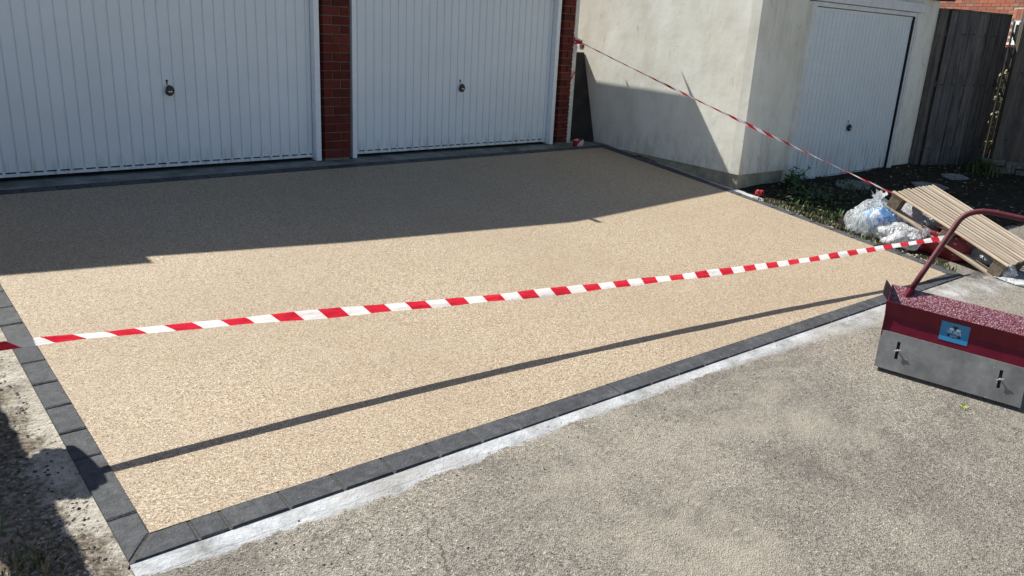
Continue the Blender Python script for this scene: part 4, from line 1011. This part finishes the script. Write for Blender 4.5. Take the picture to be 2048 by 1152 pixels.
# nettle-like weed at the left foot of the rendered garage door
wd = tag(empty('weed', (2.40, -2.16, g_(2.4, -2.16))), 'leafy green weed at the left foot of the rendered garage door', 'weed')
gen = []; m = MB()
for k in range(13):
    a_ = random.uniform(0, 6.28); h = random.uniform(.06, .23); dx, dy = math.cos(a_)*h*.55+random.uniform(-.12, .2), math.sin(a_)*h*.4-.04
    m.tube([(dx*.2, dy*.2, 0), (dx*.6, dy*.6, h*.6), (dx, dy, h)], [.005, .004, .002], 5)
    for q in range(11):
        t = .25+.75*q/10; gen.append(((dx*t, dy*t, h*t), (random.uniform(-.5, .5), random.uniform(-1, .2), 1), random.uniform(.035, .075), random.uniform(.02, .04), random.choice((0, 0, 0, 1))))
leafmesh('leaves', [leafmat('nettle_leaf', (.05, .13, .03)), LEAF], gen, wd); m.build('stem', LEAF, wd)
wd2 = tag(empty('weed', (2.15, -2.55, g_(2.15, -2.55))), 'sprawling dark weed on the soil below the leafy weed', 'weed')
gen = [((random.gauss(0, .16), random.gauss(0, .13), abs(random.gauss(.04, .04))), (random.uniform(-.5, .5), random.uniform(-.6, .4), 1), random.uniform(.03, .07), random.uniform(.015, .035), random.choice((0, 0, 1))) for k in range(330)]
leafmesh('leaves', [LEAF, GRASSM], gen, wd2)
wd3 = tag(empty('weed', (-.79, -5.07, g_(-.79, -5.07))), 'tiny bright green weed growing through the tarmac', 'weed')
gen = [((random.gauss(0, .008), random.gauss(0, .008), abs(random.gauss(.008, .008))), (random.uniform(-1, 1), random.uniform(-1, 1), .6), random.uniform(.012, .024), .008, random.choice((0, 1))) for k in range(16)]
leafmesh('leaves', [leafmat('fresh_leaf', (.30, .40, .05)), LEAFY], gen, wd3)
sp = [(-4.50+random.gauss(0, .055), -3.95+random.gauss(0, .07)) for k in range(150)]
blades('dry_weed', sp, [DRY, DRY, GRASSM], .015, .06, 'dry brown weeds in the shade at the bottom left corner', kind='stuff', wd=.003, lean=1.6)
# stones and crumbs
def stones(name, spots, mat, rmin, rmax, label, dz=0):
    bm = bmesh.new(); oct_v = [(1, 0, 0), (-1, 0, 0), (0, 1, 0), (0, -1, 0), (0, 0, 1), (0, 0, -1)]; oct_f = [(0, 2, 4), (2, 1, 4), (1, 3, 4), (3, 0, 4), (2, 0, 5), (1, 2, 5), (3, 1, 5), (0, 3, 5)]
    m = MB()
    for x, y in spots:
        r = rmin+(rmax-rmin)*random.random()**2.5; c = Vector((x, y, g_(x, y)+r*.25+dz)); a_ = random.uniform(0, 6.28); ca, sa = math.cos(a_), math.sin(a_)
        sx, sy, sz = random.uniform(.7, 1.3), random.uniform(.6, 1), random.uniform(.4, .7); vv = []
        for p in oct_v:
            p = Vector(p)*random.uniform(.8, 1.15); px, py = p.x*sx, p.y*sy; vv.append(c+Vector((px*ca-py*sa, px*sa+py*ca, p.z*sz))*r)
        m.add(vv, oct_f)
    bm.free(); o = m.build(name, mat); tag(o, label, kind='stuff'); return o
STC = simple('pale_grit', (.36, .31, .25), .9, var=.45, scale=40); STD = simple('dark_grit', (.05, .045, .04), .9, var=.4, scale=40); STW = simple('white_grit', (.62, .60, .56), .8, var=.2, scale=30)
sp = []
for k in range(1500):
    x = -4.285-abs(random.gauss(0, .09)); y = random.uniform(-4.5, -2.2)
    if mnoise.noise((x*9, y*5, 2)) > -.15 or y < -4.0: sp.append((x, y))
sp += [(random.uniform(-4.55, -4.28), random.uniform(-4.35, -3.85)) for k in range(700)]
stones('gravel', sp, STC, .0015, .009, 'loose stones over the dirt left of the setts')
sp = [(-4.31-abs(random.gauss(0, .07)), random.uniform(-4.4, -2.3)) for k in range(350)]
stones('gravel', sp, STD, .003, .010, 'dark crumbs over the dirt left of the setts')
sp = [(random.uniform(-4.2, 1.5), -4.16-abs(random.gauss(.06, .25))) for k in range(420)]
stones('gravel', sp, STD, .0015, .006, 'dark crumbs scattered over the tarmac')
sp = [(random.uniform(-4.2, 1.5), -4.2-abs(random.gauss(.0, .5))) for k in range(160)]
stones('gravel', sp, STW, .0015, .004, 'pale grit scattered over the tarmac')
sp = []
for k in range(500):
    e_ = plerp(OUT_R, random.uniform(.50, .93)); sp.append((e_.x+.01+abs(random.gauss(.02, .05)), e_.y+random.uniform(-.02, .02)))
stones('gravel', sp, STC, .003, .016, 'pale rubble beside the right hand setts')
sp = [(random.uniform(1.8, 6.0), random.uniform(-3.6, -2.1)) for k in range(420)]
stones('gravel', sp, STC, .003, .013, 'stones over the shaded yard soil')
sp = [tuple(plerp(OUT_F, random.random())+Vector((0, .05+random.gauss(0, .03)))) for k in range(60)]
stones('gravel', sp, STW, .001, .0025, 'pale grains on the front setts', dz=.008)
# broken pale slabs lying in the yard
for (x, y, s_, lab_) in ((3.3, -2.38, .28, 'broken grey slab lying below the rendered garage door'), (4.25, -2.75, .30, 'broken grey slab lying in the middle of the shaded yard'), (5.2, -2.62, .26, 'broken grey slab lying near the gate')):
    n = 7; pts = [(math.cos(2*math.pi*i/n)*s_*random.uniform(.7, 1.1), math.sin(2*math.pi*i/n)*s_*.6*random.uniform(.7, 1.1)) for i in range(n)]
    v = [(px, py, 0) for px, py in pts]+[(px*.97, py*.97, .022+B*py) for px, py in pts]
    o = mk('slab', v, [tuple(range(n, 2*n))]+[(i, (i+1) % n, n+(i+1) % n, n+i) for i in range(n)], CONC); o.location = (x, y, g_(x, y)); tag(o, lab_, 'slab')
